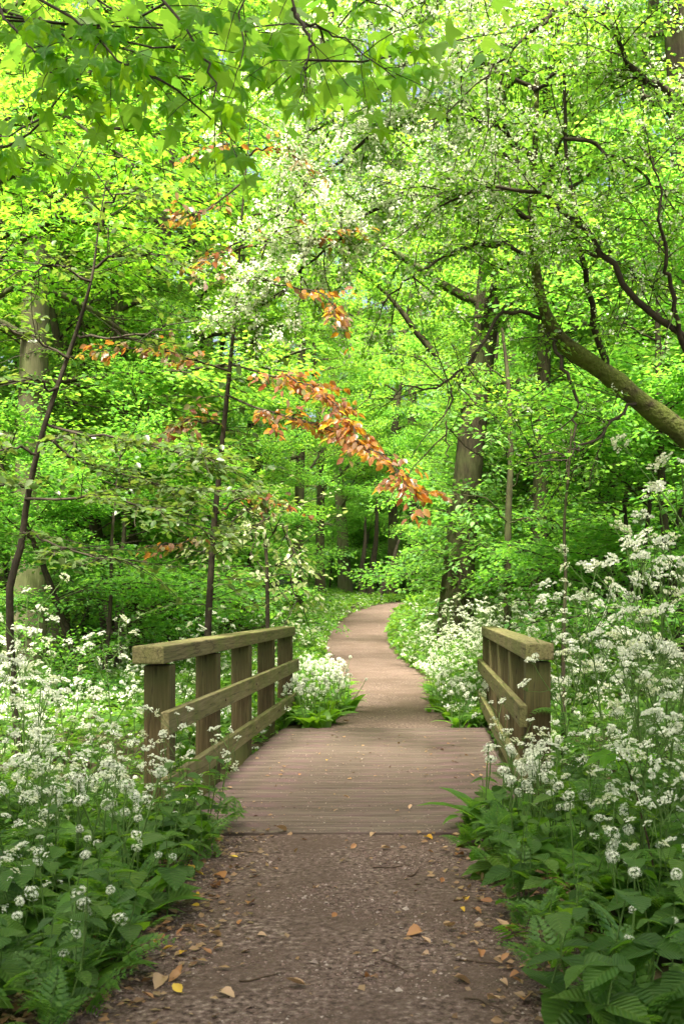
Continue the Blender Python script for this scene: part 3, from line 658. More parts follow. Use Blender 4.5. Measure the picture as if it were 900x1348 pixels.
gl = Geo(); gl.add(*BEECH); single = gl.mesh('leaf', [M['copper_leaf']])
gl = Geo(); gl.add(*BEECH); single_p = gl.mesh('leaf', [M['copper_purple']])
for li, (pts, ns) in enumerate(climbs):
    P = resample(pts, 14) + rg.normal(0, .012, (14, 3)); g.tube(P - co, np.linspace(.011, .003, 14), 5)
    L = np.linalg.norm(np.diff(P, axis=0), axis=1).sum(); tws = [P]
    for q in range(int(L * (18 if li in (0, 1) else 10))):
        p, d = at(P, rg.uniform(.2, .98)); sd = nrm(np.cross(d, UP)) * (1 if q % 2 else -1)
        tw = poly(rg, p, d * .8 + sd * .7 + rg.normal(0, .15, 3), rg.uniform(.15, .4), 4, .1, -.05); g.tube(tw - co, np.linspace(.004, .002, 5), 3); tws.append(tw)
    for q in range(ns):
        tw = tws[rg.integers(0, len(tws))] if q % 3 else P
        p, d = at(tw, rg.uniform(.35, 1)); sd = nrm(np.cross(d, UP)) * (1 if q % 2 else -1)
        D = nrm(d * .7 + sd * .6 + rg.normal(0, .2, 3) - UP * rg.uniform(.1, .6)); Nn = nrm(UP + rg.normal(0, .45, 3) + np.array((0, -.35, 0)))
        X, Y, Z = frames(D[None], Nn[None]); obj('leaf', single_p if li in (2, 3, 4, 11) or q % 5 in (1, 3) else single, cop, mtx=fr_mtx(p - co + rg.normal(0, .02, 3), X[0], Y[0], Z[0], rg.uniform(.06, .092)))
    for tw in tws:
        sprig(lg, rg, tw - co, 10 if li < 4 else 6, .05, .072, LEAF6, 2 if li in (0, 1, 9) and rg.random() < .6 else 0, tilt=.5, droop=.5)
for q in range(70):      # small duller lower sprays on the stem
    p, d = at(ctr, rg.uniform(.15, .8)); th = rg.uniform(0, 6.28)
    tw = poly(rg, p, (math.cos(th), math.sin(th) * .7, .1), rg.uniform(.3, .9), 5, .1, -.04); g.tube(tw - co, np.linspace(.005, .002, 6), 3)
    sprig(lg, rg, tw - co, 9, .07, .075, LEAF6, 1, tilt=.4, droop=.25)
tag(obj('branches', g.mesh('branches', [M['bark_dark']]), cop), kind='stuff')
tag(obj('crown', lg.mesh('crown', [M['copper_mass'], M['dark_leaf'], M['copper_orange_mass']]), cop), kind='stuff')

# dark sapling at the left with level sprays
sb0 = (W(10, 800, 8.6)[0], 8.9, float(hgt(W(10, 800, 8.6)[0], 8.9)) - .05)
st = resample([sb0, W(12, 800, 8.6), W(28, 720, 8.6), W(36, 660, 8.6), W(52, 585, 8.5), W(72, 520, 8.5), W(100, 440, 8.5), W(115, 390, 8.4), W(124, 350, 8.4), W(130, 300, 8.4), W(140, 240, 8.4)], 26)
dk, do = tree_from_limbs('beech_sapling', 'thin dark curving sapling with level bronze green sprays at the left edge', sb0, (st, np.linspace(.034, .004, 26)), None, M['bark_dark'], 8)
g, lg = Geo(), Geo(); rg = np.random.default_rng(61)
dl = [([W(36, 660, 8.6), W(110, 655, 8.3), W(190, 665, 8.1), W(280, 700, 8.0)], 1), ([W(60, 560, 8.5), W(130, 570, 8.2), W(210, 590, 8.0), W(290, 610, 7.9)], 1), ([W(48, 600, 8.5), W(10, 590, 8.2), W(-40, 600, 8)], 1),
      ([W(30, 700, 8.6), W(80, 720, 8.2), W(150, 735, 7.9)], .6), ([W(75, 515, 8.5), W(30, 500, 8.3), W(-30, 510, 8.1)], .4), ([W(100, 440, 8.5), W(160, 445, 8.3), W(220, 430, 8.1)], .25), ([W(90, 470, 8.5), W(30, 440, 8.3), W(-20, 420, 8)], .25),
      ([W(40, 640, 8.6), W(0, 640, 8.2), W(-50, 655, 8)], 1), ([W(124, 350, 8.4), W(170, 330, 8.3), W(210, 335, 8.2)], .5), ([W(120, 370, 8.4), W(70, 350, 8.3), W(20, 360, 8.2)], .5), ([W(130, 300, 8.4), W(150, 260, 8.3), W(190, 250, 8.2)], .6), ([W(55, 575, 8.5), W(130, 615, 8.7), W(230, 640, 8.8), W(330, 650, 8.8)], 1)]
for pts, lf in dl:
    P = resample(pts, 12) + rg.normal(0, .015, (12, 3)); g.tube(P - do, np.linspace(.013, .004, 12), 5)
    L = np.linalg.norm(np.diff(P, axis=0), axis=1).sum()
    for q in range(int(L * 16)):
        p, d = at(P, rg.uniform(.15, 1)); sd = nrm(np.cross(d, UP)) * (1 if q % 2 else -1)
        tw = poly(rg, p, d * .6 + sd * .9 + rg.normal(0, .12, 3), rg.uniform(.25, .7), 5, .1, -.02); g.tube(tw - do, np.linspace(.005, .002, 6), 3)
        if rg.random() < lf: sprig(lg, rg, tw - do, 20, .08, .068, LEAF6, 0, tilt=.42, droop=.15)
tag(obj('branches', g.mesh('branches', [M['bark_dark']]), dk), kind='stuff')
tag(obj('crown', lg.mesh('crown', [M['dark_leaf']]), dk), kind='stuff')

# ------------------------------------------------------------------ maple whose branches hang into the top of the view
mb = (-4.2, 4.6, -.05)
mt = resample([mb, (-4.2, 4.6, 1.5), (-4.1, 4.5, 3.0), (-3.9, 4.4, 4.6), (-3.7, 4.4, 6.5)], 14)
map_, mo = tree_from_limbs('maple_tree', 'maple whose twigs with broad lobed leaves hang into the top left', mb, (mt, np.linspace(.20, .08, 14)), None, M['bark'])
z2 = lambda x, y, d: W(x / 2, y / 2, d)
mlimbs = [
    ([(-3.95, 4.4, 3.6), z2(-500, -100, 4.3), z2(-100, -80, 4.2), z2(110, 0, 4.1), z2(250, 100, 4.0), z2(330, 165, 3.9), z2(430, 205, 3.9)], 34),
    ([(-3.95, 4.4, 3.5), z2(-400, 0, 4.2), z2(-60, -30, 4.1), z2(20, 60, 4.0), z2(90, 140, 3.9), z2(150, 200, 3.8)], 30),
    ([(-3.9, 4.4, 4.4), z2(-200, -300, 4.4), z2(200, -160, 4.2), z2(440, 10, 4.0), z2(520, 130, 3.9), z2(565, 220, 3.85), z2(580, 330, 3.8)], 20),
    ([(-3.85, 4.4, 4.6), z2(0, -420, 4.6), z2(400, -260, 4.4), z2(620, -100, 4.2), z2(640, 40, 4.1), z2(632, 180, 4.0)], 16),
    ([(-3.8, 4.4, 5), z2(200, -520, 4.8), z2(620, -300, 4.6), z2(770, 20, 4.3), z2(840, 70, 4.3), z2(900, 105, 4.3), z2(1040, 215, 4.2)], 26),
    ([z2(770, 20, 4.3), z2(815, 110, 4.2), z2(790, 190, 4.1)], 8),
    ([(-3.95, 4.4, 3.2), z2(-500, 200, 4.4), z2(-60, 20, 4.2), z2(150, 90, 4.2), z2(420, 120, 4.1), z2(500, 125, 4.0)], 24),
    ([(-3.95, 4.4, 2.9), z2(-300, 420, 4.6), z2(0, 390, 4.5), z2(120, 300, 4.4), z2(250, 160, 4.3)], 22),
    ([(-3.8, 4.4, 5), z2(400, -420, 5), z2(800, -200, 4.8), z2(950, -20, 4.6), z2(1060, 40, 4.5)], 22),
    ([(-3.9, 4.4, 4.2), z2(-100, -200, 4.6), z2(150, -60, 4.5), z2(330, 40, 4.4), z2(400, 60, 4.3)], 26),
]
g, lg = Geo(), Geo(); rg = np.random.default_rng(71)
gl = Geo(); gl.add(*MAPLE)
st_ = np.array([(0, 0, 0), (0, -.18, .04), (0, -.42, .10)]); gl.tube(st_, [.008, .007, .007], 3, 1); ml = gl.mesh('leaf', [M['maple_leaf'], M['stem_green']]); mls = [ml]
for dr, sk, cu in ((.30, .10, .18), (.05, -.12, -.28)):
    gl = Geo(); gl.add(*maple(dr, sk, cu)); gl.tube(st_, [.008, .007, .007], 3, 1); mls.append(gl.mesh('leaf', [M['maple_leaf'], M['stem_green']]))
for pts, ns in mlimbs:
    P = resample(pts, 20) + rg.normal(0, .008, (20, 3)); g.tube(P - mo, np.linspace(.010, .0022, 20), 6)
    tws = []
    for q in range(9):
        p, d = at(P, rg.uniform(.45, 1)); tw = poly(rg, p, d * .7 + rg.normal(0, .5, 3), rg.uniform(.15, .4), 4, .12, -.08); g.tube(tw - mo, np.linspace(.0024, .0012, 5), 3); tws.append(tw)
    for q in range(int(ns * 1.3)):
        tw = tws[rg.integers(0, len(tws))]
        p, d = at(tw, rg.uniform(.3, 1))
        Dn = nrm(np.array((rg.normal(0, .55), rg.normal(-.1, .4), -rg.uniform(.35, 1.1)))); Nn = nrm(np.array((rg.normal(0, .5), -.75 + rg.normal(0, .35), .75)))
        X, Y, Z = frames(Dn[None], Nn[None]); s = rg.uniform(.07, .12)
        obj('leaf', mls[q % 3], map_, mtx=fr_mtx(p - mo + Y[0] * s * .42, X[0], Y[0], Z[0], s))
    for q in range(2):   # leaf mass farther back on the same boughs
        p, d = at(P, rg.uniform(.2, .9)); tw = poly(rg, p, (rg.normal(0, .6), .7, .35), 1.4, 4, .1, -.05); g.tube(tw - mo, np.linspace(.006, .002, 5), 3)
        sprig(lg, rg, tw - mo, 26, .3, .12, MAPLE_S, 0, tilt=.55, droop=.6)
tag(obj('branches', g.mesh('branches', [M['bark_dark']]), map_), kind='stuff')
tag(obj('crown', lg.mesh('crown', [M['haw_leaf']]), map_), kind='stuff')

# second maple crown filling the left, farther back
def leafy_tree(name, label, base, trunk_pts, r, limbs, leaf, size, tmpl, seed, dens=1.0, bark='bark'):
    t, o = tree_from_limbs(name, label, base, (resample(trunk_pts, 16), np.linspace(r, r * .35, 16)), None, M[bark])
    g, lg = Geo(), Geo(); rg = np.random.default_rng(seed)
    for pts in limbs:
        P = resample(pts, 14) + rg.normal(0, .02, (14, 3)); g.tube(P - o, np.linspace(r * .22, .006, 14), 6)
        L = np.linalg.norm(np.diff(P, axis=0), axis=1).sum()
        for q in range(int(L * 7 * dens)):
            p, d = at(P, rg.uniform(.2, 1)); sub = poly(rg, p, d * .6 + rg.normal(0, .6, 3) * np.array((1, 1, .45)), rg.uniform(.4, 1.0), 5, .1, -.03)
            g.tube(sub - o, np.linspace(.008, .003, 6), 3); sprig(lg, rg, sub - o, 24, .16, size, tmpl, 0, tilt=.4, droop=.25)
    tag(obj('branches', g.mesh('branches', [M[bark]]), t), kind='stuff'); tag(obj('crown', lg.mesh('crown', [M[leaf]]), t), kind='stuff')
    return t
b2 = (-5.2, 10.5, float(hgt(-5.2, 10.5)) - .05)
leafy_tree('field_maple', 'field maple spreading layers of bright yellow green leaves over the left', b2, [b2, (-5.2, 10.5, 2), (-5.1, 10.4, 4), (-4.9, 10.4, 6), (-4.8, 10.4, 8)], .17,
    [[(-5.1, 10.4, 3.6), W(20, 380, 10.2), W(120, 330, 10), W(220, 340, 9.8)], [(-5.1, 10.4, 4.2), W(20, 300, 10.2), W(110, 250, 10.2), W(230, 260, 10.2)],
     [(-5, 10.4, 4.8), W(30, 220, 10.4), W(120, 170, 10.4), W(240, 190, 10.4)], [(-5, 10.4, 5.4), W(40, 140, 10.4), W(140, 90, 10.4), W(270, 110, 10.6)], [(-5, 10.4, 6), W(30, 60, 10.4), W(150, 10, 10.4), W(290, 20, 10.6)],
     [(-4.9, 10.4, 6.6), W(80, -20, 10.6), W(200, -60, 10.6), W(340, -30, 10.8)], [(-5.1, 10.4, 3.9), W(0, 340, 9.6), W(70, 290, 9.3), W(150, 300, 9.0)], [(-5, 10.4, 5), W(0, 180, 9.8), W(80, 150, 9.5), W(180, 220, 9.2)],
     [(-5, 10.4, 4.4), W(60, 260, 11), W(180, 230, 11.4), W(300, 280, 11.8)]],
    'yellow_leaf', .075, MAPLE_S, 81, 2.0)
# sycamore high behind, right top
b3 = (2.6, 15.5, float(hgt(2.6, 15.5)) - .05)
leafy_tree('lime_sapling', 'young lime tree with pale heart shaped leaves in front of the leaning trunk', (W(668, 0, 15)[0], 15, 0), [(W(668, 0, 15)[0], 15, 0), W(668, 700, 15), W(672, 600, 15), W(668, 500, 15), W(660, 430, 15)], .06,
    [[W(668, 740, 15), W(640, 720, 14.7), W(600, 715, 14.4)], [W(670, 690, 15), W(640, 660, 14.6), W(600, 650, 14.3)], [W(671, 640, 15), W(700, 610, 14.6), W(740, 620, 14.2)], [W(672, 600, 15), W(640, 570, 14.6), W(590, 570, 14.3)],
     [W(670, 560, 15), W(710, 530, 14.7), W(760, 545, 14.4)], [W(668, 690, 15), W(710, 680, 14.5), W(750, 700, 14.2)], [W(668, 500, 15), W(630, 480, 14.7), W(590, 500, 14.4)], [W(668, 760, 15), W(700, 750, 14.6), W(740, 765, 14.3)]],
    'ivy_leaf', .095, LEAF6, 83, .5)
b4 = (W(352, 0, 12.5)[0], 12.5, float(hgt(W(352, 0, 12.5)[0], 12.5)) - .05)
leafy_tree('pale_shrub', 'small shrub with drooping pale whitish leaves beyond the left railing end', b4, [b4, W(352, 780, 12.5), W(350, 720, 12.5), W(345, 660, 12.5)], .03,
    [[W(350, 760, 12.5), W(375, 740, 12.2), W(388, 790, 12)], [W(350, 720, 12.5), W(372, 690, 12.2), W(386, 740, 12)], [W(348, 690, 12.5), W(320, 670, 12.2), W(300, 700, 12)], [W(350, 700, 12.5), W(340, 690, 11.9), W(330, 740, 11.6)]],
    'pale_leaf', .07, LEAF6, 84, 1.0, 'bark_dark')
# thin bare sapling on the right bank
tb = (W(741, 0, 9.6)[0], 9.6, float(hgt(W(741, 0, 9.6)[0], 9.6)) - .05)
sp, so = tree_from_limbs('bare_sapling', 'thin straight brown sapling stem rising behind the right railing', tb, (resample([tb, W(741, 840, 9.6), W(744, 760, 9.6), W(742, 690, 9.6), W(748, 620, 9.6), W(752, 560, 9.6)], 14), np.linspace(.022, .008, 14)), None, M['bark'], 6)
g = Geo(); lg = Geo(); rg = np.random.default_rng(91)
for q in range(9):
    p, d = at(resample([tb, W(741, 840, 9.6), W(744, 760, 9.6), W(742, 690, 9.6), W(748, 620, 9.6), W(752, 560, 9.6)], 14), rg.uniform(.55, 1)); tw = poly(rg, p, (rg.normal(0, 1), rg.normal(0, .6), .5), .5, 4, .1, 0); g.tube(tw - so, np.linspace(.005, .002, 5), 3)
    sprig(lg, rg, tw - so, 10, .1, .07, LEAF6, 0)
tag(obj('branches', g.mesh('branches', [M['bark']]), sp), kind='stuff'); tag(obj('crown', lg.mesh('crown', [M['ivy_leaf']]), sp), kind='stuff')

# ------------------------------------------------------------------ herbs: prototypes with parts
def arch_leaf(L, Wd, th0, bend, segs=6, fold=.18, mat=None, name='leaf'):
    """lance leaf arching out along +Y"""
    p = np.array((0., 0., 0.)); th = th0; V = []; T = []
    for i in range(segs + 1):
        u = i / segs; hw = Wd * (math.sin(math.pi * (.06 + .94 * u) ** .8) ** .9 if u < 1 else 0) * .5 + (.004 if u < .1 else 0)
        nv = np.array((0, -math.sin(th), math.cos(th)))
        for sgn in (-1, 0, 1): V.append(p + np.array((sgn * hw, 0, 0)) + nv * (fold * hw * abs(sgn)))
        p = p + np.array((0, math.cos(th), math.sin(th))) * L / segs; th -= bend / segs
    for i in range(segs):
        a = i * 3; b = a + 3; T += [(a, a + 1, b + 1), (a, b + 1, b), (a + 1, a + 2, b + 2), (a + 1, b + 2, b + 1)]
    g = Geo(); g.add(V, T); return g.mesh(name, [mat])
garlic_leaves = [arch_leaf(.25, .058, 1.15, 1.5, mat=M['garlic_leaf']), arch_leaf(.28, .062, .95, 1.25, mat=M['garlic_leaf']), arch_leaf(.22, .055, 1.3, 1.9, mat=M['garlic_leaf'])]
rg = np.random.default_rng(101)
heads = []
for q in range(3):
    g = Geo(); blob_florets(.021, 21 - 3 * q, .0115, STAR, g, 0, rg)
    for V_ in list(g.V): 
        for a_ in V_.reshape(-1, 12, 3).mean(1): g.tube([(0, 0, 0), a_ * .95], [.0009, .0007], 3, 1)
    heads.append(g.mesh('flower_head', [M['petal'], M['stem_green']]))
def garlic_proto(seed):
    rg = np.random.default_rng(seed); t = thing('wild_garlic', 'x', 'plant')
    for k in range(rg.integers(7, 10)):
        obj('leaf', garlic_leaves[rg.integers(0, 3)], t, (rg.normal(0, .03), rg.normal(0, .03), 0), (rg.normal(0, .12), rg.normal(0, .15), k * 2.39996 + rg.uniform(-.4, .4)), scale=rg.uniform(.8, 1.3))
    for k in range(rg.integers(2, 5)):
        P = poly(rg, (rg.normal(0, .03), rg.normal(0, .03), 0), (rg.normal(0, .22), rg.normal(0, .22), 1), rg.uniform(.28, .42), 5, .05, .02)
        g = Geo(); g.tube(P, np.linspace(.0035, .0022, 6), 4); s = obj('flower_stalk', g.mesh('flower_stalk', [M['stem_green']]), t)
        obj('flower_head', heads[rg.integers(0, 3)], s, tuple(P[-1]), (rg.normal(0, .4), rg.normal(0, .4), rg.uniform(0, 6)), scale=tuple(rg.uniform(.7, 1.2) * np.array((1, rg.uniform(.85, 1.1), rg.uniform(.6, .95)))))
    return t
# feathery leaf
def feather(L=.26, pairs=8):
    g = Geo(); P = np.array([(0, u * L, .42 * L * math.sin(u * 2.0) * .7 - .16 * L * u * u) for u in np.linspace(0, 1, 7)]); g.tube(P, np.linspace(.002, .0008, 7), 3, 1)
    Ps, Ds, Ns, Ls = [], [], [], []
    for i in range(pairs):
        u = .22 + .72 * i / (pairs - 1); b, d = at(P, u); pl = L * .46 * (1.05 - u) ** .8
        for sgn in (-1, 1):
            dirp = nrm(np.array((sgn * 1.0, .55, .05)))
            for m in range(6):
                v = .18 + .8 * m / 5; q = b + dirp * pl * v + np.array((0, 0, -.25 * pl * v * v))
                for s2 in (-1, 1):
                    Ps.append(q); Ds.append(nrm(dirp * .7 + s2 * np.array((-.5 * sgn, .8, 0)))); Ns.append((0, .1 * s2, 1)); Ls.append(pl * .42 * (1.12 - v))
    X, Y, Z = frames(np.array(Ds), np.array(Ns, float)); g.scatter(LEAF4, np.array(Ps), X, Y, Z, np.array(Ls))
    return g.mesh('leaf', [M['fern_leaf'], M['stem_green']])
feathers = [feather(.26, 8), feather(.20, 7)]
umbels = []
for q in range(4):
    g = Geo(); nb = 11; i = np.arange(nb) + .5; rr = .036 * np.sqrt(i / nb); th = i * 2.39996 + q
    rr = rr * rg.uniform(.8, 1.3, nb); C = np.stack([rr * np.cos(th), rr * np.sin(th), .026 + .022 * (1 - (rr / .044) ** 2)], 1) + rg.normal(0, .005, (nb, 3))
    for c_ in C:
        g.tube([(0, 0, 0), c_ * np.array((.6, .6, .5)), c_], [.0009, .0007, .0006], 3, 1)
        blob_florets(.0105, 9, .0046, FLORET, g, 0, rg, True, c_, .5)
    umbels.append(g.mesh('umbel', [M['petal'] if q % 4 != 3 else M['floret_green'], M['stem_green']]))
def parsley_proto(seed, h):
    rg = np.random.default_rng(seed); t = thing('cow_parsley', 'x', 'plant'); g = Geo()
    main = poly(rg, (0, 0, 0), (rg.normal(0, .08), rg.normal(0, .08), 1), h, 8, .05, .03); g.tube(main, np.linspace(.005, .0022, 9), 5)
    ends = [main[-1]]; 
    for k in range(6):
        p, d = at(main, .35 + .1 * k); th = k * 2.4 + rg.uniform(-.5, .5)
        br = poly(rg, p, (math.cos(th) * .75, math.sin(th) * .75, .9), h * rg.uniform(.22, .36) * (1.15 - .09 * k), 5, .07, .06); g.tube(br, np.linspace(.003, .0015, 6), 4); ends.append(br[-1])
        p2, d2 = at(br, .45); b2_ = poly(rg, p2, d2 + rg.normal(0, .6, 3), h * rg.uniform(.10, .2), 4, .07, .08); g.tube(b2_, np.linspace(.002, .0012, 5), 3); ends.append(b2_[-1])
    obj('stem', g.mesh('stem', [M['stem_green']]), t)
    for e in ends: obj('umbel', umbels[rg.integers(0, 4)], t, tuple(e), (rg.normal(0, .4), rg.normal(0, .4), rg.uniform(0, 6)), scale=rg.uniform(.5, 1.0))
    for k in range(5):
        p, d = at(main, .04 + .12 * k); obj('leaf', feathers[k % 2], t, tuple(p), (rg.uniform(-.1, .35), rg.normal(0, .2), k * 2.4 + rg.uniform(-.5, .5)), scale=rg.uniform(.9, 1.4) * (1.2 - .1 * k))
    return t
def feather_proto(seed):
    rg = np.random.default_rng(seed); t = thing('feathery_plant', 'x', 'plant')
    for k in range(11): obj('leaf', feathers[k % 2], t, (rg.normal(0, .04), rg.normal(0, .04), rg.uniform(0, .16)), (rg.uniform(.1, .85), rg.normal(0, .25), k * 2.4 + rg.uniform(-.5, .5)), scale=rg.uniform(.55, 1.05))
    return t
gl = Geo(); gl.add(*SERR); herb_leaf = gl.mesh('leaf', [M['herb_leaf']])
gl = Geo(); gl.add(*ovate(.40, n=7, serr=.1, fold=.12, droop=.25)); herb_leaf2 = gl.mesh('leaf', [M['herb_leaf']])
def herb_proto(seed, h, big=False):
    rg = np.random.default_rng(seed); t = thing('leafy_herb', 'x', 'plant'); g = Geo()
    for sidx in range(2 if not big else 3):
        main = poly(rg, (rg.normal(0, .03), rg.normal(0, .03), 0), (rg.normal(0, .22), rg.normal(0, .22), 1), h * rg.uniform(.75, 1.1), 6, .06, .02); g.tube(main, np.linspace(.004, .0018, 7), 4)
        npair = 5 if not big else 3
        for k in range(npair):
            u = .3 + .7 * k / (npair - 1); p, d = at(main, min(u, .99)); th0 = k * 1.57 + rg.uniform(-.3, .3)
            for s2 in (0, math.pi):
                obj('leaf', herb_leaf2 if big else herb_leaf, t, tuple(p), (rg.uniform(-.35, .25), rg.normal(0, .2), th0 + s2 + rg.uniform(-.3, .3)), scale=(.13 if big else .085) * rg.uniform(.75, 1.25) * (1.15 - .45 * u))
    st = obj('stem', g.mesh('stem', [M['stem_green']]), t)
    return t
PROTO = {'garlic': [garlic_proto(200 + i) for i in range(4)], 'parsley': [parsley_proto(210 + i, h) for i, h in enumerate((1.0, .85, 1.15, .7))],
         'feather': [feather_proto(220 + i) for i in range(3)], 'herb': [herb_proto(230 + i, h) for i, h in enumerate((.38, .5, .3))] + [herb_proto(240 + i, h, True) for i, h in enumerate((.28, .36))]}
proto_used = set()
def plant(kind, x, y, s, label, group, var=None, tilt=.08):
    pl = PROTO[kind]; v = var if var is not None else int(rng.integers(0, len(pl))); p = pl[v]
    if (kind, v) in proto_used: o = dup(p)
    else: kids(p); [kids(c) for c in p.children]; proto_used.add((kind, v)); o = p
    o.location = (x, y, float(hgt(x, y)) - .01); o.rotation_euler = (rng.normal(0, tilt), rng.normal(0, tilt), rng.uniform(0, 6.28)); o.scale = (s, s, s)
    tag(o, label, 'plant', group)
    return o
# where herbs may stand: both banks near the bridge
def bank_pts(n, side, y0, y1, edge, mind, seed, inner=0.0, outer=9):
    rg = np.random.default_rng(seed); out = []; tries = 0
    while len(out) < n and tries < n * 60:
        tries += 1
        y = rg.uniform(y0, y1); L, Rr = -.404 * y - .45, .239 * y + .45
        if side < 0:
            hi = path_x(y) - path_half(y) + edge
            if 5.6 < y < 10.55: hi = min(hi, LX - .1)
            lo = max(L, hi - outer); hi -= inner
        else:
            lo = path_x(y) + path_half(y) - edge
            if 5.6 < y < 10.55: lo = max(lo, RX + .1)
            hi = min(Rr, lo + outer); lo += inner
        if hi <= lo: continue
        x = rg.uniform(lo, hi)
        if all((x - a) ** 2 + (y - b) ** 2 > mind * mind for a, b in out): out.append((x, y))
    return out
def G2(side, txt): return txt % ('left' if side < 0 else 'right')
for side in (-1, 1):
    sd = 10 if side < 0 else 20
    nm = 'left' if side < 0 else 'right'
    for x, y in bank_pts(64, side, 2.9, 7.5, .24, .17, sd): plant('herb', x, y, rng.uniform(.8, 1.25), f'dark green leafy herb with toothed leaves on the {nm} bank before the bridge', f'leafy herbs on the {nm} bank')
    for x, y in bank_pts(44, side, 2.9, 8.0, .22, .22, sd + 1): plant('feather', x, y, rng.uniform(.8, 1.3), f'low plant with feathery divided leaves on the {nm} bank', f'feathery plants on the {nm} bank')
    for x, y in bank_pts(40, side, 3.2, 8.0, .15, .2, sd + 2): plant('garlic', x, y, rng.uniform(.85, 1.25), f'wild garlic clump with round white flower heads on the {nm} bank', f'wild garlic on the {nm} bank')
    for x, y in bank_pts(22, side, 4.2, 9.5, -.1, .28, sd + 3, inner=.25): plant('parsley', x, y, rng.uniform(.7, 1.1), f'cow parsley with white lacy umbels on the {nm} bank beside the bridge', f'cow parsley on the {nm} bank')
for px, d, s, v in ((30, 6.4, 1.22, 2), (100, 6.8, 1.2, 0), (150, 7.0, 1.15, 2), (-10, 5.6, 1.1, 0), (60, 5.2, 1.0, 1), (230, 5.7, .8, 3), (285, 5.9, .7, 1), (0, 7.5, 1.3, 2)):
    plant('parsley', (px - PPX) / F_PX * d, d, s, 'tall cow parsley in full white flower left of the near end of the bridge', 'tall cow parsley left of the bridge', v)
for px, d, s, v in ((880, 4.8, 1.55, 2), (845, 5.2, 1.4, 0), (915, 5.4, 1.7, 2), (790, 5.9, 1.3, 2), (760, 6.3, 1.25, 0), (735, 6.6, 1.25, 2), (870, 6.0, 1.5, 0), (820, 6.6, 1.4, 2), (900, 4.2, 1.3, 1), (860, 7.2, 1.6, 2), (930, 6.5, 1.75, 0), (700, 5.9, .85, 3), (780, 7.4, 1.4, 2), (715, 7.3, 1.2, 1), (900, 7.5, 1.8, 2), (840, 4.4, 1.1, 3), (805, 5.3, 1.15, 1)):
    plant('parsley', (px - PPX) / F_PX * d, d, s, 'tall cow parsley towering on the bank right of the bridge', 'tall cow parsley right of the bridge', v)
for px, d in ((100, 4.75), (130, 4.9), (165, 4.95), (55, 4.7), (120, 5.2), (690, 5.55), (665, 5.45), (655, 5.7), (720, 5.6), (700, 5.3), (785, 4.3), (640, 5.9), (675, 5.2), (150, 4.6)):
    plant('garlic', (px - PPX) / F_PX * d, d, 1.5, 'wild garlic clump in flower at the near foot of the railing', 'wild garlic at the near railing posts')
for px, d, kd, sc in ((222, 5.2, 'herb', 1.1), (245, 5.35, 'feather', 1.0), (262, 5.55, 'herb', 1.1), (285, 5.7, 'feather', 1.1), (235, 5.6, 'herb', 1.2), (205, 4.9, 'feather', 1.0), (190, 4.6, 'herb', 1.0), (175, 4.3, 'feather', .9), (160, 4.0, 'herb', 1.0), (150, 3.8, 'feather', .9), (130, 3.6, 'herb', 1.0), (270, 5.25, 'feather', .8), (215, 5.45, 'garlic', 1.1), (190, 4.85, 'garlic', 1.1), (165, 4.35, 'garlic', 1.0), (110, 3.5, 'garlic', 1.0), (255, 5.8, 'parsley', .62)):
    plant(kd, (px - PPX) / F_PX * d, d, sc, {'herb': 'leafy herb spilling over the left path edge before the railing', 'feather': 'feathery plant spilling over the left path edge before the railing', 'garlic': 'wild garlic spilling over the left path edge before the railing', 'parsley': 'low cow parsley leaning on the lower left rail'}[kd], kd + ' plants spilling over the left path edge')
for px, d, kd, sc in ((628, 5.5, 'herb', 1.0), (640, 5.75, 'feather', 1.0), (645, 6.05, 'herb', 1.0), (650, 5.2, 'feather', 1.0), (660, 4.9, 'herb', 1.1), (672, 4.6, 'feather', 1.0), (690, 4.3, 'herb', 1.0), (705, 4.0, 'feather', .9), (722, 3.7, 'herb', 1.0), (735, 3.5, 'feather', .9), (655, 6.3, 'feather', .8), (625, 5.25, 'feather', .7)):
    plant(kd, (px - PPX) / F_PX * d, d, sc, {'herb': 'leafy herb spilling over the right path edge before the railing', 'feather': 'feathery plant spilling over the right path edge before the railing'}[kd], kd + ' plants spilling over the right path edge')
for px, d, sc in ((15, 4.4, .62), (60, 4.6, .6), (105, 4.8, .66), (140, 5.1, .6), (185, 5.25, .62), (35, 5.0, .75), (85, 5.3, .74), (215, 5.35, .58), (5, 3.9, .5), (50, 4.1, .55), (165, 5.5, .7), (120, 5.6, .75)):
    plant('parsley', (px - PPX) / F_PX * d, d, sc, 'low lacy cow parsley among the herbs left of the near path', 'low cow parsley left of the near path')
for px, d, sc in ((668, 5.75, .62), (690, 5.85, .66), (705, 5.6, .7), (735, 5.2, .7), (770, 4.9, .7), (800, 4.6, .68), (840, 4.2, .62), (870, 3.9, .58), (680, 6.0, .8)):
    plant('parsley', (px - PPX) / F_PX * d, d, sc, 'low lacy cow parsley among the herbs at the right railing foot', 'low cow parsley right of the near path')
# sycamore seedling on the right
sx, sy = (872 - PPX) / F_PX * 4.3, 4.3
sd_ = thing('sycamore_seedling', 'young sycamore seedling with red brown stem among the right bank herbs', 'seedling', None, (sx, sy, float(hgt(sx, sy)) - .01))
rg = np.random.default_rng(111); g = Geo(); P = poly(rg, (0, 0, 0), (-.16, 0, 1), .72, 8, .04, 0); g.tube(P, np.linspace(.005, .003, 9), 5); obj('stem', g.mesh('stem', [M['twig']]), sd_)
for D, s in (((-.9, -.3, -.15), .17), ((.8, -.4, -.1), .16), ((.2, .9, 0), .13), ((-.3, -.9, -.3), .12)):
    X, Y, Z = frames(nrm(np.array(D, float))[None], np.array([(0, -.2, 1.)])); obj('leaf', ml, sd_, mtx=fr_mtx(P[-1] + Y[0] * s * .42, X[0], Y[0], Z[0], s))

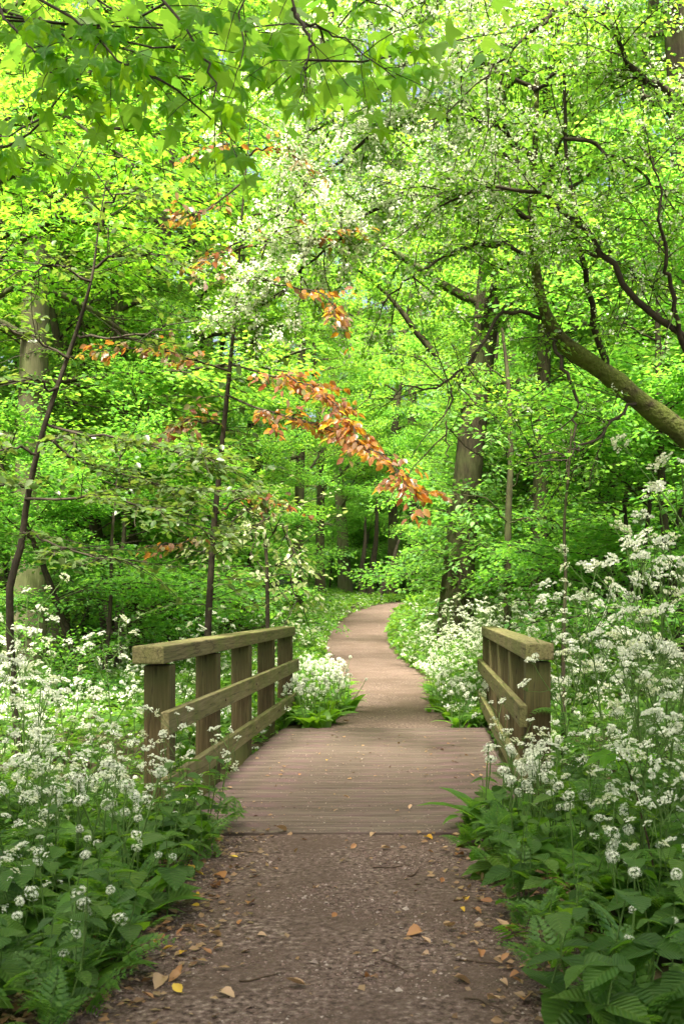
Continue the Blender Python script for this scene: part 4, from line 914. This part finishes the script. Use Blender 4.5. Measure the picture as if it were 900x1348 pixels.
# plants farther off: one mesh each
def whole(proto, name):
    """join a plant's parts into one small mesh"""
    bm = bmesh.new(); mats = []
    def rec(o, m):
        mm = m @ o.matrix_basis
        if o.type == 'MESH':
            tmp = o.data.copy(); tmp.transform(mm); off = []
            for mt_ in o.data.materials:
                if mt_ not in mats: mats.append(mt_)
                off.append(mats.index(mt_))
            n0 = len(bm.faces); bm.from_mesh(tmp); bm.faces.ensure_lookup_table()
            for f in bm.faces[n0:]: f.material_index = off[f.material_index]
            bpy.data.meshes.remove(tmp)
        for c in kids(o): rec(c, mm)
    for c in kids(proto): rec(c, Matrix.Identity(4))
    me = bpy.data.meshes.new(name); bm.to_mesh(me); bm.free()
    for mt_ in mats: me.materials.append(mt_)
    return me
drift = []
farg = [whole(p, 'wild_garlic') for p in PROTO['garlic']]; farp = [whole(p, 'cow_parsley') for p in PROTO['parsley']]
for side in (-1, 1):
    nm = 'left' if side < 0 else 'right'
    gpts = bank_pts(125, side, 7.6, 16, .15, .16, 300 + side, outer=3.2)
    drift += gpts[38:] if side > 0 else gpts[38:90]
    for x, y in gpts[:38]:
        tag(obj('wild_garlic', farg[rng.integers(0, 4)], None, (x, y, float(hgt(x, y))), (0, 0, rng.uniform(0, 6)), scale=rng.uniform(1.0, 1.5)), f'wild garlic in white flower massed beyond the {nm} railing', 'plant', f'wild garlic beyond the {nm} railing')
    for x, y in bank_pts(80 if side < 0 else 44, side, 10.6, 15.5, .16, .11, 320 + side, outer=.7):
        tag(obj('wild_garlic', farg[rng.integers(0, 4)], None, (x, y, float(hgt(x, y))), (0, 0, rng.uniform(0, 6)), scale=rng.uniform(1.0, 1.4)), f'wild garlic hugging the {nm} path edge just past the bridge', 'plant', f'wild garlic on the {nm} path edge past the bridge')
    if side > 0:
        for x, y in bank_pts(86, 1, 12.2, 23, .0, .15, 331, outer=2.0):
            tag(obj('cow_parsley', farp[rng.integers(0, 4)], None, (x, y, float(hgt(x, y))), (0, 0, rng.uniform(0, 6)), scale=rng.uniform(.8, 1.15)), 'cow parsley massed white on the bank right of the far path', 'plant', 'cow parsley on the bank right of the far path')
    for x, y in bank_pts(46, side, 9.5, 24, -.15, .3, 310 + side, outer=4):
        tag(obj('cow_parsley', farp[rng.integers(0, 4)], None, (x, y, float(hgt(x, y))), (0, 0, rng.uniform(0, 6)), scale=rng.uniform(.7, 1.1)), f'cow parsley with white umbels beyond the bridge on the {nm} side', 'plant', f'cow parsley beyond the bridge on the {nm}')

# the rest of the garlic: one drift
def mesh_arrays(me):
    me.calc_loop_triangles(); v = np.empty(len(me.vertices) * 3, np.float32); me.vertices.foreach_get('co', v)
    n = len(me.loop_triangles); t = np.empty(n * 3, np.int32); me.loop_triangles.foreach_get('vertices', t); mi = np.empty(n, np.int32); me.loop_triangles.foreach_get('material_index', mi)
    return v.reshape(-1, 3), t.reshape(-1, 3), mi
g = Geo(); arrs = [mesh_arrays(m_) for m_ in farg]
for q, (x, y) in enumerate(drift):
    v, t_, mi = arrs[q % 4]; a_ = rng.uniform(0, 6.28); sc = rng.uniform(1.0, 1.5); c_, s_ = math.cos(a_) * sc, math.sin(a_) * sc
    vv = np.stack([v[:, 0] * c_ - v[:, 1] * s_ + x, v[:, 0] * s_ + v[:, 1] * c_ + y, v[:, 2] * sc + float(hgt(x, y))], 1)
    g.add(vv, t_); g.M[-1] = mi
tag(obj('wild_garlic_drift', g.mesh('wild_garlic_drift', list(farg[0].materials))), 'dense drift of flowering wild garlic filling the banks behind both railings', 'wild garlic', kind='stuff')

# ------------------------------------------------------------------ ground cover
def cover_leaves(seed):
    g = Geo(); rg = np.random.default_rng(seed)
    for (y0, y1, dens, L, hh) in ((-3, 4, 160, .085, .20), (4, 12, 380, .085, .30), (12, 22, 300, .10, .42), (22, 36, 150, .13, .45), (36, 64, 60, .18, .5), (64, 100, 12, .3, .6)):
        xl, xr = -.42 * y1 - 1.6, .26 * y1 + 1.6
        n = int((xr - xl) * (y1 - y0) * dens)
        x = rg.uniform(xl, xr, n); y = rg.uniform(y0, y1, n)
        ok = (x > -.42 * y - 1.6 - 2 * (y < 4)) & (x < .26 * y + 1.6 + 2 * (y < 4)) & ~on_path(x, y, .0)
        x, y = x[ok], y[ok]; n = len(x)
        edge = np.abs(x - path_x(y)) - path_half(y)
        h = hh * (.55 + .55 * (wob(x, y, 2.2) * .5 + .5)) * (.35 + .65 * smooth(0, .35, edge))
        h = h * (1 + .5 * (x > path_x(y)) * (y > 11.5))
        z = hgt(x, y) + h * rg.uniform(.15, 1, n) ** .7
        th = rg.uniform(0, 6.28, n); D = np.stack([np.cos(th), np.sin(th), rg.normal(-.05, .35, n)], 1)
        Nn = nrm(UP + rg.normal(0, .42, (n, 3))); X, Y, Z = frames(D, Nn)
        g.scatter(LEAF6 if y1 <= 12 else LEAF4, np.stack([x, y, z], 1), X, Y, Z, L * rg.uniform(.6, 1.3, n))
    return g
tag(obj('ground_cover', cover_leaves(401).mesh('ground_cover', [M['cover_leaf']])), 'low green leafy ground cover carpeting both banks', 'ground cover', kind='stuff')
g = Geo(); rg = np.random.default_rng(402)
for (x0, x1, y0, y1, n, hh, k, r) in ((-7, -1.2, 9, 22, 3200, .46, 6, .012), (-.6, 3.5, 11, 26, 6500, .6, 6, .013), (-12, -2, 22, 55, 5200, .42, 3, .024), (-.8, 9, 24, 45, 1500, .55, 3, .022)):
    x = rg.uniform(x0, x1, n); y = rg.uniform(y0, y1, n); ok = ~on_path(x, y, -.08) & (wob(x, y, 1.1, 2) + rg.normal(0, .35, n) > -.25); x, y = x[ok], y[ok]; n = len(x)
    edge = np.abs(x - path_x(y)) - path_half(y)
    C = np.stack([x, y, hgt(x, y) + hh * (.7 + .3 * wob(x, y, 2)) * (.45 + .55 * smooth(0, .5, edge)) * rg.uniform(.75, 1.1, n)], 1)
    C = np.repeat(C, k, 0) + rg.normal(0, r, (n * k, 3)); Nn = nrm(UP * .7 + rg.normal(0, .6, (n * k, 3))); D = nrm(np.cross(Nn, rg.normal(0, 1, (n * k, 3)))); X, Y, Z = frames(D, Nn)
    g.scatter(FLORET, C, X, Y, Z, r * rg.uniform(.7, 1.2, n * k), 0, False)
tag(obj('white_ground_flowers', g.mesh('white_ground_flowers', [M['petal']])), 'haze of tiny white flowers over the distant ground cover', 'flowers', kind='stuff')

# ------------------------------------------------------------------ litter on the path
g = Geo(); rg = np.random.default_rng(501)
n = 30000; y = 2.2 + 4.0 * rg.random(n) ** 1.2; x = path_x(y) + rg.uniform(-1.1, 1.1, n)
keep = y < 5.76; x, y = x[keep], y[keep]; n = len(x)
OCT = T_([(1, 0, 0), (0, 1, 0), (-1, 0, 0), (0, -1, 0), (0, 0, .7)], [(0, 1, 4), (1, 2, 4), (2, 3, 4), (3, 0, 4)])
D = nrm(rg.normal(0, 1, (n, 3)) * np.array((1, 1, .2))); X, Y, Z = frames(D, nrm(UP + rg.normal(0, .3, (n, 3))))
g.scatter(OCT, np.stack([x, y, np.maximum(hgt(x, y), -.01) + .028 - .02 * np.abs(x - path_x(y)) ** 4], 1), X, Y, Z, rg.lognormal(-5.45, .45, n), 0, False)
tag(obj('path_grit', g.mesh('path_grit', [M['chip']])), 'loose grit and small stones scattered over the near path', 'grit', kind='stuff')
g = Geo(); n = 3600; y = rg.uniform(2.2, 5.8, n); sidev = np.where(rg.random(n) < .5, -1, 1); x = path_x(y) + sidev * (1.0 - np.abs(rg.normal(0, .24, n)))
x = np.concatenate([x, rg.uniform(-1.4, .45, 260)]); y = np.concatenate([y, rg.uniform(2.2, 10.3, 260)]); n = len(x)
D = nrm(rg.normal(0, 1, (n, 3)) * np.array((1, 1, .15))); X, Y, Z = frames(D, nrm(UP + rg.normal(0, .3, (n, 3))))
g.scatter(LEAF4, np.stack([x, y, np.where(y > 5.7, .041, .036) + rg.uniform(0, .008, n)], 1), X, Y, Z, rg.uniform(.010, .048, n), 0, False)
tag(obj('leaf_litter', g.mesh('leaf_litter', [M['litter']])), 'crumbled brown leaf litter along the path edges', 'leaf litter', kind='stuff')

g = Geo(); n = 5000; x = rg.uniform(-1.4, .52, n); y = 5.8 + 4.6 * rg.random(n) ** 1.5; X, Y, Z = frames(nrm(rg.normal(0, 1, (n, 3)) * np.array((1, 1, .2))), nrm(UP + rg.normal(0, .3, (n, 3))))
g.scatter(OCT, np.stack([x, y, np.full(n, .037)], 1), X, Y, Z, rg.lognormal(-5.75, .4, n), 0, False)
tag(obj('deck_grit', g.mesh('deck_grit', [M['chip']])), 'grit and crumbs trodden onto the bridge planks', 'grit', kind='stuff')
dead = {}
for nm, mt_ in (('brown', M['dead_brown']), ('tan', M['dead_tan']), ('yellow', M['dead_yellow'])):
    dead[nm] = []
    for q, (w_, dr, cu, fo) in enumerate(((.28, -.25, .35, .3), (.36, .2, -.3, .35), (.24, -.4, .2, .5))):
        g = Geo(); V, T = ovate(w_, n=7, fold=fo, droop=dr, serr=.08, curl=cu); g.add(V - np.array((0, .5, 0)), T); g.tube([(0, -.5, 0), (.02, -.62, .03), (.05, -.75, .02)], [.012, .010, .008], 4); dead[nm].append(g.mesh('fallen_leaf', [mt_]))
def fallen(px, py, kind, s=None):
    d = 1820 / (py - 790); x = (px - PPX) / F_PX * d
    z = .04 if 5.75 < d < 10.5 else max(float(hgt(x, d)), -.01) + .03
    lb = {'brown': 'curled brown fallen leaf lying on the near gravel path', 'tan': 'flat pale tan fallen leaf lying on the near gravel path', 'yellow': 'yellow fallen leaf lying on the near gravel path'}[kind]
    gp = f'{kind} fallen leaves on the near path'
    if 5.75 < d < 10.5: lb = lb.replace('the near gravel path', 'the bridge planks'); gp = f'{kind} fallen leaves on the bridge'
    elif d >= 10.5: lb = lb.replace('near gravel path', 'path beyond the bridge'); gp = f'{kind} fallen leaves beyond the bridge'
    tag(obj('fallen_leaf', dead[kind][rng.integers(0, 3)], None, (x, d, z + .012), (rng.normal(0, .22), rng.normal(0, .22), rng.uniform(0, 6.28)), scale=(s or rng.uniform(.05, .085)) * .74), lb, 'leaf', gp)
for a in ((288, 1164, 'brown', .10), (285, 1177, 'brown', .09), (330, 1200, 'brown', .075), (205, 1258, 'yellow'), (222, 1264, 'yellow', .05), (545, 1241, 'brown', .09), (590, 1236, 'tan', .10), (485, 1301, 'brown'), (610, 1306, 'tan', .085), (388, 1312, 'tan', .10),
          (235, 1319, 'yellow', .07), (210, 1308, 'tan', .09), (465, 1126, 'brown'), (508, 1126, 'tan'), (564, 1112, 'yellow', .08), (370, 1105, 'tan', .1), (250, 1140, 'yellow'), (262, 1133, 'yellow', .06), (265, 1120, 'brown', .1), (240, 1150, 'brown'), (308, 1140, 'yellow', .05),
          (226, 1146, 'yellow', .06), (284, 1244, 'tan', .08), (180, 1205, 'brown', .09), (160, 1215, 'brown', .1), (200, 1195, 'tan', .09), (585, 1128, 'tan'), (605, 1135, 'brown'), (560, 1255, 'tan', .06), (660, 1232, 'tan', .09), (672, 1240, 'brown', .09), (490, 1108, 'tan', .06),
          (630, 1165, 'tan'), (390, 1132, 'tan', .05), (362, 1156, 'brown', .05), (415, 1180, 'tan', .05), (440, 1220, 'brown', .05), (345, 1245, 'tan', .05), (520, 1190, 'tan', .05), (300, 1325, 'tan', .08), (690, 1330, 'brown', .08), (150, 1250, 'brown', .09), (640, 1200, 'brown', .07),
          (170, 1290, 'tan', .09), (140, 1280, 'brown', .1), (600, 1110, 'tan', .06), (270, 1100, 'brown', .08), (455, 1060, 'tan', .05), (395, 1030, 'brown', .05), (540, 1075, 'tan', .06), (620, 1030, 'brown', .06), (430, 1010, 'yellow', .05), (570, 919, 'yellow', .12), (455, 955, 'brown', .09), (440, 940, 'brown', .09), (585, 945, 'brown', .08), (600, 960, 'tan', .08)):
    fallen(*a)
rg = np.random.default_rng(520)
for q in range(64):
    py = rg.uniform(1112, 1335); d = 1820 / (py - 790); e = abs(rg.normal(0, .22)) + .08; x = float(path_x(d)) + ((-.9 + e) if rg.random() < .55 else (.9 - e))
    fallen(PPX + x / d * F_PX, py, ('brown', 'tan', 'brown', 'tan', 'yellow')[q % 5], rg.uniform(.035, .07))
rg = np.random.default_rng(521)
for px, py, L in ((515, 1148, .2), (660, 1327, .24), (345, 1308, .16), (280, 1190, .14), (240, 1215, .14), (530, 1280, .16), (640, 1275, .2), (330, 1130, .16), (560, 1160, .15)):
    d = 1820 / (py - 790); g = Geo(); P = poly(rg, (-L / 2, 0, 0), (1, rg.normal(0, .3), 0), L, 5, .28, 0); P[:, 2] = .004 + .003 * rg.random(6); g.tube(P, np.linspace(.0034, .0016, 6), 5, cap=True)
    x = (px - PPX) / F_PX * d
    tag(obj('fallen_twig', g.mesh('fallen_twig', [M['twig']]), None, (x, d, max(float(hgt(x, d)), -.01) + .03), (0, 0, rg.normal(0, .5))), 'thin dark fallen twig lying on the near gravel path', 'twig', 'fallen twigs on the path')
